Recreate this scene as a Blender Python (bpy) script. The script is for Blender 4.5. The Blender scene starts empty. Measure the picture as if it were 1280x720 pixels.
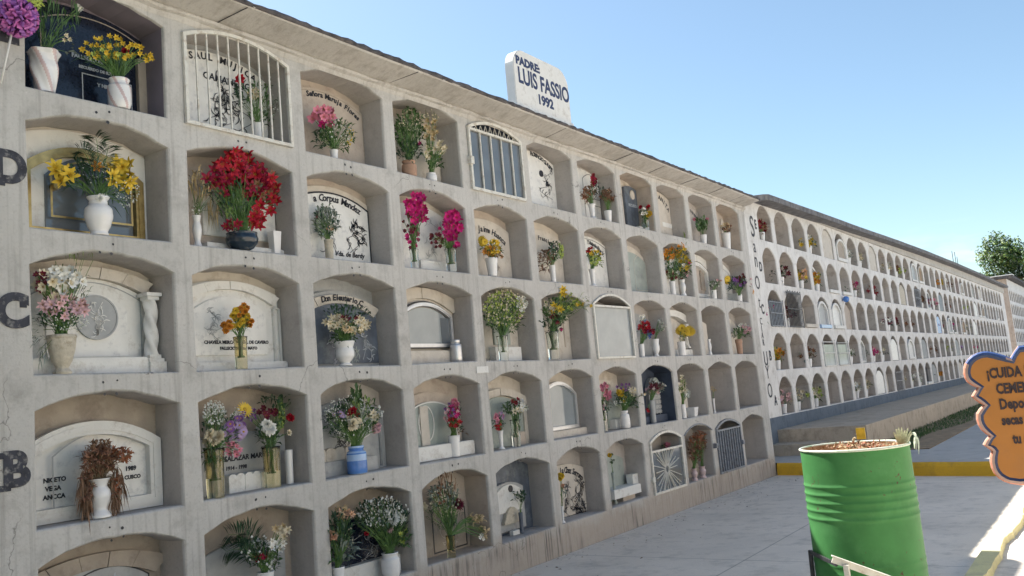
import bpy, math, random
import numpy as np
from mathutils import Vector, Matrix
from math import sin, cos, pi, radians

# ------------------------------------------------------------------ camera
scn = bpy.context.scene
F_PX = 1102.7016; YAW = radians(-34.56077); PIT = radians(7.11122); ROL = radians(-5.21604)
CAMP = Vector((4.63442, 0.0, 1.60852))
_f = Vector((sin(YAW)*cos(PIT), cos(YAW)*cos(PIT), sin(PIT)))
_r = Vector((cos(YAW), -sin(YAW), 0)); _u = _r.cross(_f)
RT = cos(ROL)*_r + sin(ROL)*_u; UP = -sin(ROL)*_r + cos(ROL)*_u; FW = _f
cam = bpy.data.objects.new('camera', bpy.data.cameras.new('camera'))
scn.collection.objects.link(cam)
m = Matrix.Identity(4)
for i in range(3):
    m[i][0] = RT[i]; m[i][1] = UP[i]; m[i][2] = -FW[i]; m[i][3] = CAMP[i]
cam.matrix_world = m
cam.data.sensor_width = 36; cam.data.lens = 36*F_PX/1280
cam.data.clip_start = 0.05; cam.data.clip_end = 3000
scn.camera = cam

# ------------------------------------------------------------------ light
SUN_AZ = radians(-84); SUN_EL = radians(53.2)
w = bpy.data.worlds.new('World'); scn.world = w; w.use_nodes = True
nt = w.node_tree; bg = nt.nodes['Background']
sky = nt.nodes.new('ShaderNodeTexSky'); sky.sky_type = 'NISHITA'; sky.sun_disc = False
sky.sun_elevation = SUN_EL; sky.sun_rotation = SUN_AZ; sky.altitude = 500; sky.air_density = 1.0
sky.dust_density = 1.3; sky.ozone_density = 0.35
tc = nt.nodes.new('ShaderNodeTexCoord')
mp = nt.nodes.new('ShaderNodeMapping'); mp.inputs['Scale'].default_value = (9, 9, 34)
nz = nt.nodes.new('ShaderNodeTexNoise'); nz.inputs['Scale'].default_value = 1.0; nz.inputs['Detail'].default_value = 6
rp = nt.nodes.new('ShaderNodeValToRGB'); rp.color_ramp.elements[0].position = .50; rp.color_ramp.elements[1].position = .68
sx = nt.nodes.new('ShaderNodeSeparateXYZ')
r2 = nt.nodes.new('ShaderNodeMapRange'); r2.inputs[1].default_value = .14; r2.inputs[2].default_value = .05
mu = nt.nodes.new('ShaderNodeMath'); mu.operation = 'MULTIPLY'
mx = nt.nodes.new('ShaderNodeMix'); mx.data_type = 'RGBA'; mx.inputs[7].default_value = (7.5, 8.0, 8.6, 1)
L = nt.links.new
L(tc.outputs['Generated'], mp.inputs[0]); L(mp.outputs[0], nz.inputs[0]); L(nz.outputs[0], rp.inputs[0])
L(tc.outputs['Generated'], sx.inputs[0]); L(sx.outputs[2], r2.inputs[0])
L(rp.outputs[0], mu.inputs[0]); L(r2.outputs[0], mu.inputs[1]); L(mu.outputs[0], mx.inputs[0])
tn = nt.nodes.new('ShaderNodeMix'); tn.data_type = 'RGBA'; tn.blend_type = 'MULTIPLY'; tn.inputs[0].default_value = 1; tn.inputs[7].default_value = (.95, 1.03, .99, 1)
L(sky.outputs[0], tn.inputs[6]); L(tn.outputs[2], mx.inputs[6]); L(mx.outputs[2], bg.inputs[0])
bg.inputs[1].default_value = 0.083
sd = bpy.data.lights.new('sun', 'SUN'); sd.energy = 5.0; sd.angle = radians(.55); sd.color = (1, .95, .87)
so = bpy.data.objects.new('sun', sd); scn.collection.objects.link(so)
SD = Vector((sin(SUN_AZ)*cos(SUN_EL), cos(SUN_AZ)*cos(SUN_EL), sin(SUN_EL)))
so.rotation_euler = SD.to_track_quat('Z', 'Y').to_euler(); so.location = (-10, 0, 20)
scn.view_settings.view_transform = 'Standard'; scn.view_settings.look = 'None'
scn.view_settings.gamma = 1; scn.view_settings.use_curve_mapping = False
scn.view_settings.exposure = 1.31

# ------------------------------------------------------------------ helpers
rnd = random.Random(7)
def U(a, b): return rnd.uniform(a, b)
def ray(px, py): return FW + RT*((px-640)/F_PX) - UP*((py-360)/F_PX)
def onx(px, py, x):
    v = ray(px, py); return CAMP + v*((x-CAMP.x)/v.x)
def onz(px, py, z):
    v = ray(px, py); return CAMP + v*((z-CAMP.z)/v.z)
def ony(px, py, y):
    v = ray(px, py); return CAMP + v*((y-CAMP.y)/v.y)
def mpp(P): return (P-CAMP).dot(FW)/F_PX      # metres per photo pixel at a point

class MB:
    def __init__(s): s.v = []; s.f = []; s.m = []; s.sm = []
    def add(s, vs, fs, mi=0, smooth=False):
        o = len(s.v); s.v += [tuple(v) for v in vs]
        for f in fs: s.f.append(tuple(i+o for i in f)); s.m.append(mi); s.sm.append(smooth)
    def box(s, a, b, mi=0):
        x0, y0, z0 = a; x1, y1, z1 = b
        s.add([(x0,y0,z0),(x1,y0,z0),(x1,y1,z0),(x0,y1,z0),(x0,y0,z1),(x1,y0,z1),(x1,y1,z1),(x0,y1,z1)],
              [(0,3,2,1),(4,5,6,7),(0,1,5,4),(1,2,6,5),(2,3,7,6),(3,0,4,7)], mi)
    def bar(s, p, q, w, h=None, mi=0, up=Vector((0,0,1))):
        p = Vector(p); q = Vector(q); h = h or w
        d = (q-p).normalized(); a = d.cross(up)
        if a.length < 1e-3: a = d.cross(Vector((1,0,0)))
        a.normalize(); b = a.cross(d)
        vs = [e + a*(sx_*w/2) + b*(sy_*h/2) for e in (p, q) for sx_, sy_ in ((-1,-1),(1,-1),(1,1),(-1,1))]
        s.add(vs, [(0,1,2,3),(7,6,5,4),(0,4,5,1),(1,5,6,2),(2,6,7,3),(3,7,4,0)], mi)
    def tube(s, pts, r, n=6, mi=0, r1=None):
        pts = [Vector(p) for p in pts]; k = len(pts); vs = []
        for i, p in enumerate(pts):
            d = (pts[min(i+1, k-1)]-pts[max(i-1, 0)]).normalized()
            a = d.cross(Vector((.3,.2,1)));
            if a.length < 1e-3: a = d.cross(Vector((1,0,0)))
            a.normalize(); b = a.cross(d)
            rr = r if r1 is None else r+(r1-r)*i/(k-1)
            vs += [p + a*cos(2*pi*j/n)*rr + b*sin(2*pi*j/n)*rr for j in range(n)]
        fs = [(i*n+j, i*n+(j+1)%n, (i+1)*n+(j+1)%n, (i+1)*n+j) for i in range(k-1) for j in range(n)]
        fs += [tuple(range(n-1,-1,-1)), tuple(range((k-1)*n, k*n))]
        s.add(vs, fs, mi, n > 4)
    def lathe(s, prof, c, n=24, mi=0, mod=None, smooth=True, close=False):
        vs = []
        for i, (r, z) in enumerate(prof):
            for j in range(n):
                a = 2*pi*j/n; rr = r*(1+(mod(i, a, z) if mod else 0))
                vs.append((c[0]+rr*cos(a), c[1]+rr*sin(a), c[2]+z))
        k = len(prof)
        fs = [(i*n+j, i*n+(j+1)%n, (i+1)*n+(j+1)%n, (i+1)*n+j) for i in range(k-1) for j in range(n)]
        if close: fs += [tuple(range(n-1,-1,-1)), tuple(range((k-1)*n, k*n))]
        s.add(vs, fs, mi, smooth)
    def prism(s, poly, x0, x1, mi=0, caps=True):      # poly in (y,z), extruded along x
        n = len(poly); vs = [(x0,y,z) for y, z in poly]+[(x1,y,z) for y, z in poly]
        fs = [(i, (i+1)%n, n+(i+1)%n, n+i) for i in range(n)]
        if caps: fs += [tuple(range(n-1,-1,-1)), tuple(range(n, 2*n))]
        s.add(vs, fs, mi)
    def ring(s, A, B, x0, x1, mi=0, closed=True):      # band between two outlines of equal length
        n = len(A); vs = [(x,y,z) for x in (x0, x1) for P in (A, B) for y, z in P]
        fs = []
        for i in range(n if closed else n-1):
            j = (i+1)%n
            fs += [(2*n+i, 2*n+j, 3*n+j, 3*n+i), (i, n+i, n+j, j), (i, j, 2*n+j, 2*n+i), (n+i, 3*n+i, 3*n+j, n+j)]
        if not closed:
            for i in (0, n-1): fs.append((i, n+i, 3*n+i, 2*n+i))
        s.add(vs, fs, mi)
    def build(s, name, mats, parent=None, loc=None):
        me = bpy.data.meshes.new(name); me.from_pydata(s.v, [], s.f)
        if not isinstance(mats, (list, tuple)): mats = [mats]
        for mt in mats: me.materials.append(mt)
        me.polygons.foreach_set('material_index', s.m); me.polygons.foreach_set('use_smooth', s.sm)
        me.update()
        return link(name, me, parent, loc)
def link(name, me, parent=None, loc=None):
    o = bpy.data.objects.new(name, me); scn.collection.objects.link(o)
    if loc is not None: o.location = loc
    if parent is not None:
        o.parent = parent
    return o
def recalc(o):
    import bmesh
    b = bmesh.new(); b.from_mesh(o.data); bmesh.ops.recalc_face_normals(b, faces=b.faces); b.to_mesh(o.data); b.free(); return o
def tag(o, label=None, cat=None, group=None, kind=None):
    if label: o['label'] = label
    if cat: o['category'] = cat
    if group: o['group'] = group
    if kind: o['kind'] = kind
    return o
def empty(name, label=None, cat=None, group=None, loc=(0,0,0)):
    o = bpy.data.objects.new(name, None); scn.collection.objects.link(o); o.location = loc
    o.empty_display_size = .1
    return tag(o, label, cat, group)
def sub(mb, loc):      # shift mesh coordinates to be local to loc
    lx, ly, lz = loc; mb.v = [(a-lx, b-ly, c-lz) for a, b, c in mb.v]; return mb

# ------------------------------------------------------------------ materials
MATS = {}
def newmat(name):
    mt = bpy.data.materials.new(name); mt.use_nodes = True
    return mt, mt.node_tree, mt.node_tree.nodes['Principled BSDF']
def simple(name, col, rough=.6, metal=0, spec=.4, var=.15, scale=30, bump=0, bscale=200, trans=0, coat=0, sub_=0, stain=None, chips=None):
    """base colour broken up with noise; optional bump"""
    if name in MATS: return MATS[name]
    mt, t, p = newmat(name); N = t.nodes.new; K = t.links.new
    p.inputs['Roughness'].default_value = rough; p.inputs['Metallic'].default_value = metal
    p.inputs['Specular IOR Level'].default_value = spec
    if trans: p.inputs['Transmission Weight'].default_value = trans
    if coat: p.inputs['Coat Weight'].default_value = coat
    c = N('ShaderNodeTexCoord'); n = N('ShaderNodeTexNoise'); n.inputs['Scale'].default_value = scale; n.inputs['Detail'].default_value = 5
    K(c.outputs['Object'], n.inputs[0])
    mr = N('ShaderNodeMapRange'); mr.inputs[1].default_value = .3; mr.inputs[2].default_value = .7
    mr.inputs[3].default_value = 1-var; mr.inputs[4].default_value = 1+var
    K(n.outputs[0], mr.inputs[0])
    h = N('ShaderNodeHueSaturation'); h.inputs['Color'].default_value = (*col, 1); K(mr.outputs[0], h.inputs['Value'])
    out = h.outputs[0]
    if stain:
        n2 = N('ShaderNodeTexNoise'); n2.inputs['Scale'].default_value = stain[1]; n2.inputs['Detail'].default_value = 8; n2.inputs['Roughness'].default_value = .7
        K(c.outputs['Object'], n2.inputs[0])
        rr = N('ShaderNodeMapRange'); rr.inputs[1].default_value = .52; rr.inputs[2].default_value = .7; K(n2.outputs[0], rr.inputs[0])
        m3 = N('ShaderNodeMix'); m3.data_type = 'RGBA'; m3.inputs[7].default_value = (*stain[0], 1)
        K(rr.outputs[0], m3.inputs[0]); K(out, m3.inputs[6]); out = m3.outputs[2]
    if chips:
        n4 = N('ShaderNodeTexNoise'); n4.inputs['Scale'].default_value = chips[1]; n4.inputs['Detail'].default_value = 6; n4.inputs['Roughness'].default_value = .6; K(c.outputs['Object'], n4.inputs[0])
        n5 = N('ShaderNodeTexNoise'); n5.inputs['Scale'].default_value = 3; K(c.outputs['Object'], n5.inputs[0])
        r4 = N('ShaderNodeMapRange'); r4.inputs[1].default_value = .63; r4.inputs[2].default_value = .66; K(n4.outputs[0], r4.inputs[0])
        r5 = N('ShaderNodeMapRange'); r5.inputs[1].default_value = .46; r5.inputs[2].default_value = .56; K(n5.outputs[0], r5.inputs[0])
        m5 = N('ShaderNodeMath'); m5.operation = 'MULTIPLY'; K(r4.outputs[0], m5.inputs[0]); K(r5.outputs[0], m5.inputs[1])
        m4 = N('ShaderNodeMix'); m4.data_type = 'RGBA'; m4.inputs[7].default_value = (*chips[0], 1); K(m5.outputs[0], m4.inputs[0]); K(out, m4.inputs[6]); out = m4.outputs[2]
    K(out, p.inputs['Base Color'])
    if bump:
        n3 = N('ShaderNodeTexNoise'); n3.inputs['Scale'].default_value = bscale; n3.inputs['Detail'].default_value = 4
        K(c.outputs['Object'], n3.inputs[0])
        b = N('ShaderNodeBump'); b.inputs['Strength'].default_value = bump; b.inputs['Distance'].default_value = .01
        K(n3.outputs[0], b.inputs['Height']); K(b.outputs[0], p.inputs['Normal'])
    MATS[name] = mt; return mt

def concrete(name, col, dark, tan=None, tanz=(.30, .5), streak=.5, joint=None, patch=.5, fine=60, crack=0):
    mt, t, p = newmat(name); N = t.nodes.new; K = t.links.new
    g = N('ShaderNodeNewGeometry'); P = g.outputs['Position']
    def noise(scale, vec=P, det=6, rough=.6, sc=None):
        n = N('ShaderNodeTexNoise'); n.inputs['Scale'].default_value = scale; n.inputs['Detail'].default_value = det
        n.inputs['Roughness'].default_value = rough
        if sc:
            mp_ = N('ShaderNodeMapping'); mp_.inputs['Scale'].default_value = sc; K(vec, mp_.inputs[0]); vec = mp_.outputs[0]
        K(vec, n.inputs[0]); return n.outputs[0]
    def mr(x, a, b, c=0, d=1):
        r = N('ShaderNodeMapRange'); K(x, r.inputs[0])
        for i, v in zip((1,2,3,4), (a,b,c,d)): r.inputs[i].default_value = v
        return r.outputs[0]
    def mix(fac, a, b):
        q = N('ShaderNodeMix'); q.data_type = 'RGBA'
        if isinstance(fac, float): q.inputs[0].default_value = fac
        else: K(fac, q.inputs[0])
        for i, v in ((6, a), (7, b)):
            if isinstance(v, tuple): q.inputs[i].default_value = (*v, 1)
            else: K(v, q.inputs[i])
        return q.outputs[2]
    def mul(a, b):
        q = N('ShaderNodeMath'); q.operation = 'MULTIPLY'
        for i, v in ((0, a), (1, b)):
            if isinstance(v, float): q.inputs[i].default_value = v
            else: K(v, q.inputs[i])
        return q.outputs[0]
    lt = tuple(min(1, x*1.16) for x in col)
    c = mix(mr(noise(1.3), .35, .65), col, lt)
    c = mix(mul(mr(noise(5.5, det=8, rough=.7), .5, .72), patch), c, dark)
    c = mix(mul(mr(noise(1, sc=(9, 22, .9), det=7), .52, .75), streak), c, dark)
    c = mix(mul(mr(noise(fine, det=3), .52, .75), .35), c, dark)
    c = mix(mul(mr(noise(23, det=6, rough=.75), .60, .70), .4), c, tuple(min(1, x*1.5) for x in col))
    sep = N('ShaderNodeSeparateXYZ'); K(P, sep.inputs[0])
    if tan:
        ad = N('ShaderNodeMath'); ad.operation = 'ADD'; K(sep.outputs[2], ad.inputs[0]); K(mr(noise(4), .3, .7, -.09, .09), ad.inputs[1])
        c = mix(mr(ad.outputs[0], tanz[1], tanz[0], 0, .62), c, tan)
        # dark runs under the bottom sills
        k = mul(mr(noise(1, sc=(1, 26, 1.4), det=5), .5, .68), mr(sep.outputs[2], .42, .34, 0, 1))
        c = mix(mul(k, mr(noise(.9), .45, .6)), c, tuple(x*.35 for x in dark))
    if crack:
        nd = N('ShaderNodeTexNoise'); nd.inputs['Scale'].default_value = 2.2; nd.inputs['Detail'].default_value = 7; K(P, nd.inputs[0])
        vm = N('ShaderNodeVectorMath'); vm.operation = 'MULTIPLY_ADD'; vm.inputs[1].default_value = (.9,.9,.9); K(nd.outputs[1], vm.inputs[0]); K(P, vm.inputs[2])
        vo = N('ShaderNodeTexVoronoi'); vo.feature = 'DISTANCE_TO_EDGE'; vo.inputs['Scale'].default_value = .8; K(vm.outputs[0], vo.inputs[0])
        ck = mul(mr(vo.outputs[0], .0, .0045, 1, 0), mr(noise(.8, det=2), .50, .60)); c = mix(mul(ck, float(crack)), c, tuple(x*.35 for x in dark))
    if joint:
        ax, step = joint
        for a_, st in zip(ax, step):
            q = N('ShaderNodeMath'); q.operation = 'PINGPONG'; q.inputs[1].default_value = st/2; K(sep.outputs[a_], q.inputs[0])
            c = mix(mr(q.outputs[0], .004, .009, .55, 0), c, tuple(x*.4 for x in dark))
    K(c, p.inputs['Base Color']); p.inputs['Roughness'].default_value = .88; p.inputs['Specular IOR Level'].default_value = .25
    b = N('ShaderNodeBump'); b.inputs['Strength'].default_value = .35; b.inputs['Distance'].default_value = .012
    a2 = N('ShaderNodeMath'); a2.operation = 'ADD'; K(noise(14, det=8, rough=.65), a2.inputs[0]); K(mul(noise(110, det=3), .35), a2.inputs[1])
    K(a2.outputs[0], b.inputs['Height']); K(b.outputs[0], p.inputs['Normal'])
    MATS[name] = mt; return mt

M_WALL = concrete('painted_concrete', (.47,.455,.43), (.28,.265,.245), tan=(.36,.285,.225), streak=.75, patch=.65, crack=.75)
M_REC = concrete('niche_plaster', (.42,.39,.365), (.28,.25,.235), streak=.3)
M_CORN = concrete('cornice_plaster', (.49,.465,.43), (.27,.235,.20), streak=.55, patch=.6)
M_WALL2 = concrete('whitewashed_concrete', (.68,.66,.635), (.42,.385,.35), streak=.6, patch=.7)
M_REC2 = concrete('old_niche_plaster', (.46,.42,.385), (.26,.22,.195), streak=.5, patch=.8)
M_REC2B = concrete('brown_niche_plaster', (.40,.325,.27), (.22,.17,.14), streak=.5, patch=.8)
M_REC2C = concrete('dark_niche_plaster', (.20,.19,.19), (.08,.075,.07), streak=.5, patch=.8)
M_REC2D = concrete('pale_niche_plaster', (.62,.61,.59), (.38,.36,.34), streak=.5, patch=.8)
M_BLUE = concrete('blue_dado_paint', (.125,.155,.195), (.075,.095,.125), streak=.5, patch=.9)
M_PAVE = concrete('pavement_concrete', (.68,.605,.52), (.45,.40,.345), streak=0., joint=((0,1), (1.76,2.4)), patch=.75, fine=90)
M_ROAD = concrete('upper_path_concrete', (.40,.39,.375), (.27,.26,.25), streak=0., patch=.6, fine=90)
M_STEP = concrete('step_concrete', (.45,.385,.31), (.26,.21,.165), streak=.5, patch=.8, joint=((1,), (2.2,)))
M_YEL = concrete('yellow_kerb_paint', (.68,.40,.04), (.44,.26,.06), streak=.2, patch=.7)
M_PALE = concrete('faded_yellow_paint', (.62,.56,.30), (.44,.40,.27), streak=.1, patch=.9)
M_DIRT = simple('dry_soil', (.26,.19,.12), .95, var=.3, scale=8, bump=.5, bscale=40)
M_ROOF = simple('dark_roof_felt', (.085,.078,.08), .9, var=.5, scale=14, bump=1, bscale=30, stain=((.16,.13,.11), 6))
M_WHITE = simple('white_plaster', (.72,.71,.68), .7, var=.06, scale=9, bump=.15, bscale=60, stain=((.5,.47,.43), 9))
M_MARB = simple('white_marble', (.74,.73,.70), .35, var=.06, scale=12, stain=((.52,.52,.52), 14))
M_CREAM = simple('cream_plaster', (.58,.53,.465), .75, var=.08, scale=9, bump=.15, bscale=60, stain=((.42,.36,.29), 7))
M_PEACH = simple('peach_plaster', (.47,.405,.345), .75, var=.1, scale=9, bump=.2, bscale=60, stain=((.37,.30,.26), 7))
M_TAN = simple('tan_plaster', (.38,.325,.27), .8, var=.12, scale=9, bump=.2, bscale=60, stain=((.26,.215,.18), 7))
M_GREY = simple('grey_marble', (.36,.37,.375), .4, var=.12, scale=10, stain=((.26,.27,.28), 9))
M_GREEN_ST = simple('grey_green_stone', (.34,.38,.35), .45, var=.1, scale=10, stain=((.22,.25,.24), 8))
M_SLATE = simple('slate_stone', (.10,.12,.155), .4, var=.3, scale=12, stain=((.20,.23,.24), 9))
M_BLACK = simple('black_granite', (.012,.016,.03), .15, spec=.5, var=.4, scale=80)
M_NAVY = simple('navy_lining', (.05,.065,.10), .6, var=.3, scale=8)
M_MAUVE = simple('mauve_lining', (.21,.18,.21), .8, var=.12, scale=6)
M_GOLD = simple('gold_metal', (.42,.31,.13), .3, metal=.8, var=.25, scale=25)
M_WMET = simple('white_painted_metal', (.66,.64,.58), .45, var=.08, scale=30, stain=((.42,.34,.26), 22))
M_GMET = simple('grey_painted_metal', (.20,.22,.25), .5, var=.2, scale=30, stain=((.10,.08,.07), 20))
M_CHROME = simple('chrome', (.62,.62,.63), .38, metal=.8, var=.05)
M_DMET = simple('dark_metal', (.05,.05,.055), .5, metal=.3, var=.3)
M_INK = simple('black_ink_paint', (.022,.024,.035), .7, var=.2)
M_LET = simple('weathered_black_paint', (.045,.047,.06), .8, var=.35, scale=18, stain=((.30,.29,.275), 26))
M_WINK = simple('pale_engraving', (.45,.48,.52), .6, var=.1)
M_INKG = simple('grey_engraving', (.17,.17,.18), .7, var=.2)
M_FROST = simple('frosted_panel', (.42,.45,.48), .25, spec=.6, var=.08, scale=6)
M_DGLASS = simple('dark_window_glass', (.14,.155,.17), .06, spec=.8, var=.15, scale=5)
M_PGLASS = simple('pale_window_glass', (.27,.30,.315), .06, spec=.8, var=.12, scale=5)
M_CER = simple('white_ceramic', (.76,.75,.74), .22, spec=.5, var=.04, scale=20)
M_CERP = simple('pink_streaked_ceramic', (.56,.43,.42), .3, spec=.5, var=.04, scale=20)
M_CERB = simple('blue_ceramic', (.09,.22,.56), .2, spec=.5, var=.15, scale=20)
M_CERL = simple('light_blue_ceramic', (.35,.50,.74), .2, spec=.5, var=.1, scale=20)
M_CLAY = simple('clay', (.42,.26,.18), .7, var=.15, scale=20)
M_STONEP = simple('carved_stone', (.52,.47,.38), .75, var=.15, scale=30, stain=((.30,.25,.18), 16), bump=.4, bscale=60)
M_DBOWL = simple('dark_glazed_bowl', (.018,.03,.045), .1, spec=.6, var=.2)
M_WOOD = simple('wood', (.30,.20,.12), .6, var=.25, scale=12)
M_PLAST = simple('clear_plastic', (.86,.90,.88), .04, var=.03, trans=1)
M_AMBER = simple('amber_glass', (.80,.74,.50), .04, var=.06, trans=1)
M_GREENP = simple('green_drum_paint', (.055,.20,.06), .6, spec=.22, var=.14, scale=6, bump=.1, bscale=20, stain=((.075,.235,.08), 4), chips=((.09,.06,.035), 30))
M_ORANGE = simple('orange_sign_paint', (.46,.185,.042), .6, var=.08, scale=7, bump=.1, bscale=40, stain=((.40,.17,.05), 6))
M_NAVYP = simple('navy_sign_paint', (.025,.04,.10), .5, var=.1)
M_BLUEP = simple('blue_sign_paint', (.035,.07,.20), .5, var=.1)
M_PINKE = simple('pinkish_sign_edge', (.46,.30,.25), .6, var=.1, scale=20)
M_STEM = simple('stem_green', (.10,.19,.05), .6, var=.2)
M_DSTEM = simple('dry_stem', (.20,.15,.09), .8, var=.2)
LEAF = {'g': simple('leaf_green', (.055,.115,.035), .55, var=.35, scale=25),
        'd': simple('leaf_dark', (.03,.07,.035), .5, var=.35, scale=25),
        'y': simple('leaf_yellow_green', (.17,.24,.06), .55, var=.3, scale=25),
        'b': simple('leaf_dried_brown', (.20,.12,.075), .8, var=.4, scale=25),
        's': simple('leaf_silver', (.20,.24,.20), .6, var=.25, scale=25),
        't': simple('leaf_straw', (.42,.32,.18), .8, var=.3, scale=25)}
PET = {}
for k_, c_ in dict(white=(.78,.77,.72), cream=(.70,.62,.46), yellow=(.68,.47,.05), orange=(.62,.25,.035), red=(.38,.012,.028), crimson=(.25,.008,.035),
                   magenta=(.55,.02,.19), pink=(.68,.24,.33), pale=(.70,.45,.48), purple=(.24,.10,.32), lilac=(.50,.36,.58), brown=(.22,.11,.07),
                   burg=(.13,.015,.035), blue=(.08,.13,.42), peach=(.68,.40,.26), straw=(.55,.42,.25), lime=(.42,.50,.12), rust=(.32,.12,.06)).items():
    PET[k_] = simple('petal_'+k_, c_, .6, spec=.25, var=.18, scale=40)
M_CENT = simple('flower_centre', (.45,.28,.03), .8, var=.3, scale=60)
M_RIB = simple('pink_ribbon', (.50,.14,.42), .35, var=.2, scale=20)

# ------------------------------------------------------------------ shapes
def arch(y0, y1, z0, zs, rise, n=12, p=2.0):
    """outline (y,z): bottom-left, bottom-right, then the arch from right to left"""
    pts = [(y0, z0), (y1, z0)]
    for i in range(n+1):
        a = 1-2*i/n
        pts.append(((y0+y1)/2+a*(y1-y0)/2, zs+rise*(1-abs(a)**p)))
    return pts
def text_mesh(s, size, mat, parent=None, name='inscription', P=(0,0,0), yaw=0, ext=.001, shear=0, align='CENTER', up=None, right=None, bold=0, sx_=1):
    cu = bpy.data.curves.new(name, 'FONT'); cu.body = s; cu.size = size; cu.extrude = ext; cu.shear = shear
    cu.align_x = align; cu.align_y = 'CENTER'; cu.offset = bold; cu.resolution_u = 2 if size < .12 else 8
    o = bpy.data.objects.new(name, cu); scn.collection.objects.link(o)
    dg = bpy.context.evaluated_depsgraph_get(); me = bpy.data.meshes.new_from_object(o.evaluated_get(dg))
    bpy.data.objects.remove(o); bpy.data.curves.remove(cu)
    r = Vector(right) if right else Vector((0,1,0)); u = Vector(up) if up else Vector((0,0,1)); nn = r.cross(u)
    mt = Matrix(((r.x*sx_,u.x,nn.x,P[0]),(r.y*sx_,u.y,nn.y,P[1]),(r.z*sx_,u.z,nn.z,P[2]),(0,0,0,1)))
    me.transform(mt); me.materials.clear(); me.materials.append(mat)
    o = link(name, me, parent)
    return o
def join(objs, name):
    """merge meshes (no ops) into the first object"""
    a = MB(); mats = []
    for o in objs:
        me = o.data; base = len(a.v)
        for mt in me.materials:
            if mt not in mats: mats.append(mt)
        for v in me.vertices: a.v.append(tuple(v.co))
        for p in me.polygons:
            a.f.append(tuple(base+i for i in p.vertices)); a.m.append(mats.index(me.materials[p.material_index])); a.sm.append(False)
    par = objs[0].parent
    for o in objs:
        me = o.data; bpy.data.objects.remove(o); bpy.data.meshes.remove(me)
    return a.build(name, mats, par)
def smooth_path(pts, k=6):
    out = []; P = [Vector(p) for p in pts]; P = [P[0]]+P+[P[-1]]
    for i in range(1, len(P)-2):
        for j in range(k):
            t = j/k; a, b, c, d = P[i-1], P[i], P[i+1], P[i+2]
            out.append(.5*((2*b)+(-a+c)*t+(2*a-5*b+4*c-d)*t*t+(-a+3*b-3*c+d)*t**3))
    out.append(P[-2]); return out

# ------------------------------------------------------------------ setting
GZ = .11; G2 = .28
g = MB(); g.add([(-400,-400,GZ),(900,-400,GZ),(900,900,GZ),(-400,900,GZ)], [(0,1,2,3)])
tag(g.build('pavement', M_PAVE), kind='structure')
# kerb line that crosses the path at the end of the first wall
def kl(x, off=0): return 13.25-.237*x+off
g = MB()
g.add([(0.02,kl(0.02,.16),G2),(60,kl(60,.16),G2),(60,400,G2),(-3,400,G2),(-3,13.5,G2)], [(0,1,2,3,4)])
tag(g.build('upper_path', M_ROAD), kind='structure')
g = MB(); xs = [.02+i*(12-.02)/48 for i in range(49)]
prof = [(0,GZ-.05),(0.005,G2-.045),(.018,G2-.012),(.04,G2+.008),(.15,G2+.008),(.16,G2-.03)]
vs = []; 
for x in xs:
    w_ = .006*sin(x*5)+.004*sin(x*13)
    for (dy, z) in prof: vs.append((x, kl(x)+dy+w_, z+(.003*sin(x*9) if z > .2 else 0)))
np_ = len(prof)
for i in range(len(xs)-1):
    for j in range(np_-1):
        g.add([vs[i*np_+j], vs[(i+1)*np_+j], vs[(i+1)*np_+j+1], vs[i*np_+j+1]], [(0,1,2,3)], 0 if j < 3 else 1)
g.add(vs[:np_], [tuple(range(np_))], 0)
kerb = g.build('kerb', [M_YEL, M_ROAD]); tag(kerb, kind='structure')
# raised platform, steps in front of the second wall
g = MB(); g.box((-.5,15.0,G2-.1), (.95,46,.67)); tag(g.build('raised_walkway', M_STEP), kind='structure')
g = MB(); g.box((-.5,14.45,G2-.1), (.35,14.997,.46)); tag(g.build('step', M_STEP), kind='structure')
g = MB(); g.box((.953,14.7,G2-.02), (1.9,44,G2+.015)); tag(g.build('soil_strip', M_DIRT), kind='structure')
g = MB()
for i in range(8000):
    y = 14.8+rnd.random()**1.3*28; x = U(.96, 1.55+.15*sin(y)); h = U(.02,.075); a = U(0, pi); wd = U(.004,.010)
    dx, dy = cos(a)*wd, sin(a)*wd; lx, ly = U(-.03,.03), U(-.03,.03)
    g.add([(x-dx,y-dy,G2+.01),(x+dx,y+dy,G2+.01),(x+lx,y+ly,G2+.01+h)], [(0,1,2)])
tag(g.build('grass', LEAF['g']), 'short dark green grass growing along the raised walkway', 'grass', kind='stuff')
# low pale painted kerb on the sunny side
g = MB(); n = 140; vs = []
for i in range(n+1):
    y = 1.0+i*(12.55-1.0)/n; x1 = 3.625+.008*sin(y*3)+U(-.010,.006); x0 = 3.485+.004*sin(y*4)
    x1 -= .03*max(0, sin(y*4.1))**3
    vs += [(x0,y,GZ-.01),(x0+.004,y,GZ+.05),(x1-.01,y,GZ+.052),(x1,y,GZ-.01)]
for i in range(n):
    for j in range(3): g.add([vs[4*i+j], vs[4*i+4+j], vs[4*i+5+j], vs[4*i+1+j]], [(3,2,1,0)])
g.add(vs[:4], [(0,1,2,3)]); g.add(vs[-4:], [(3,2,1,0)])
k2 = g.build('low_kerb', M_PALE); tag(k2, kind='structure')

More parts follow.
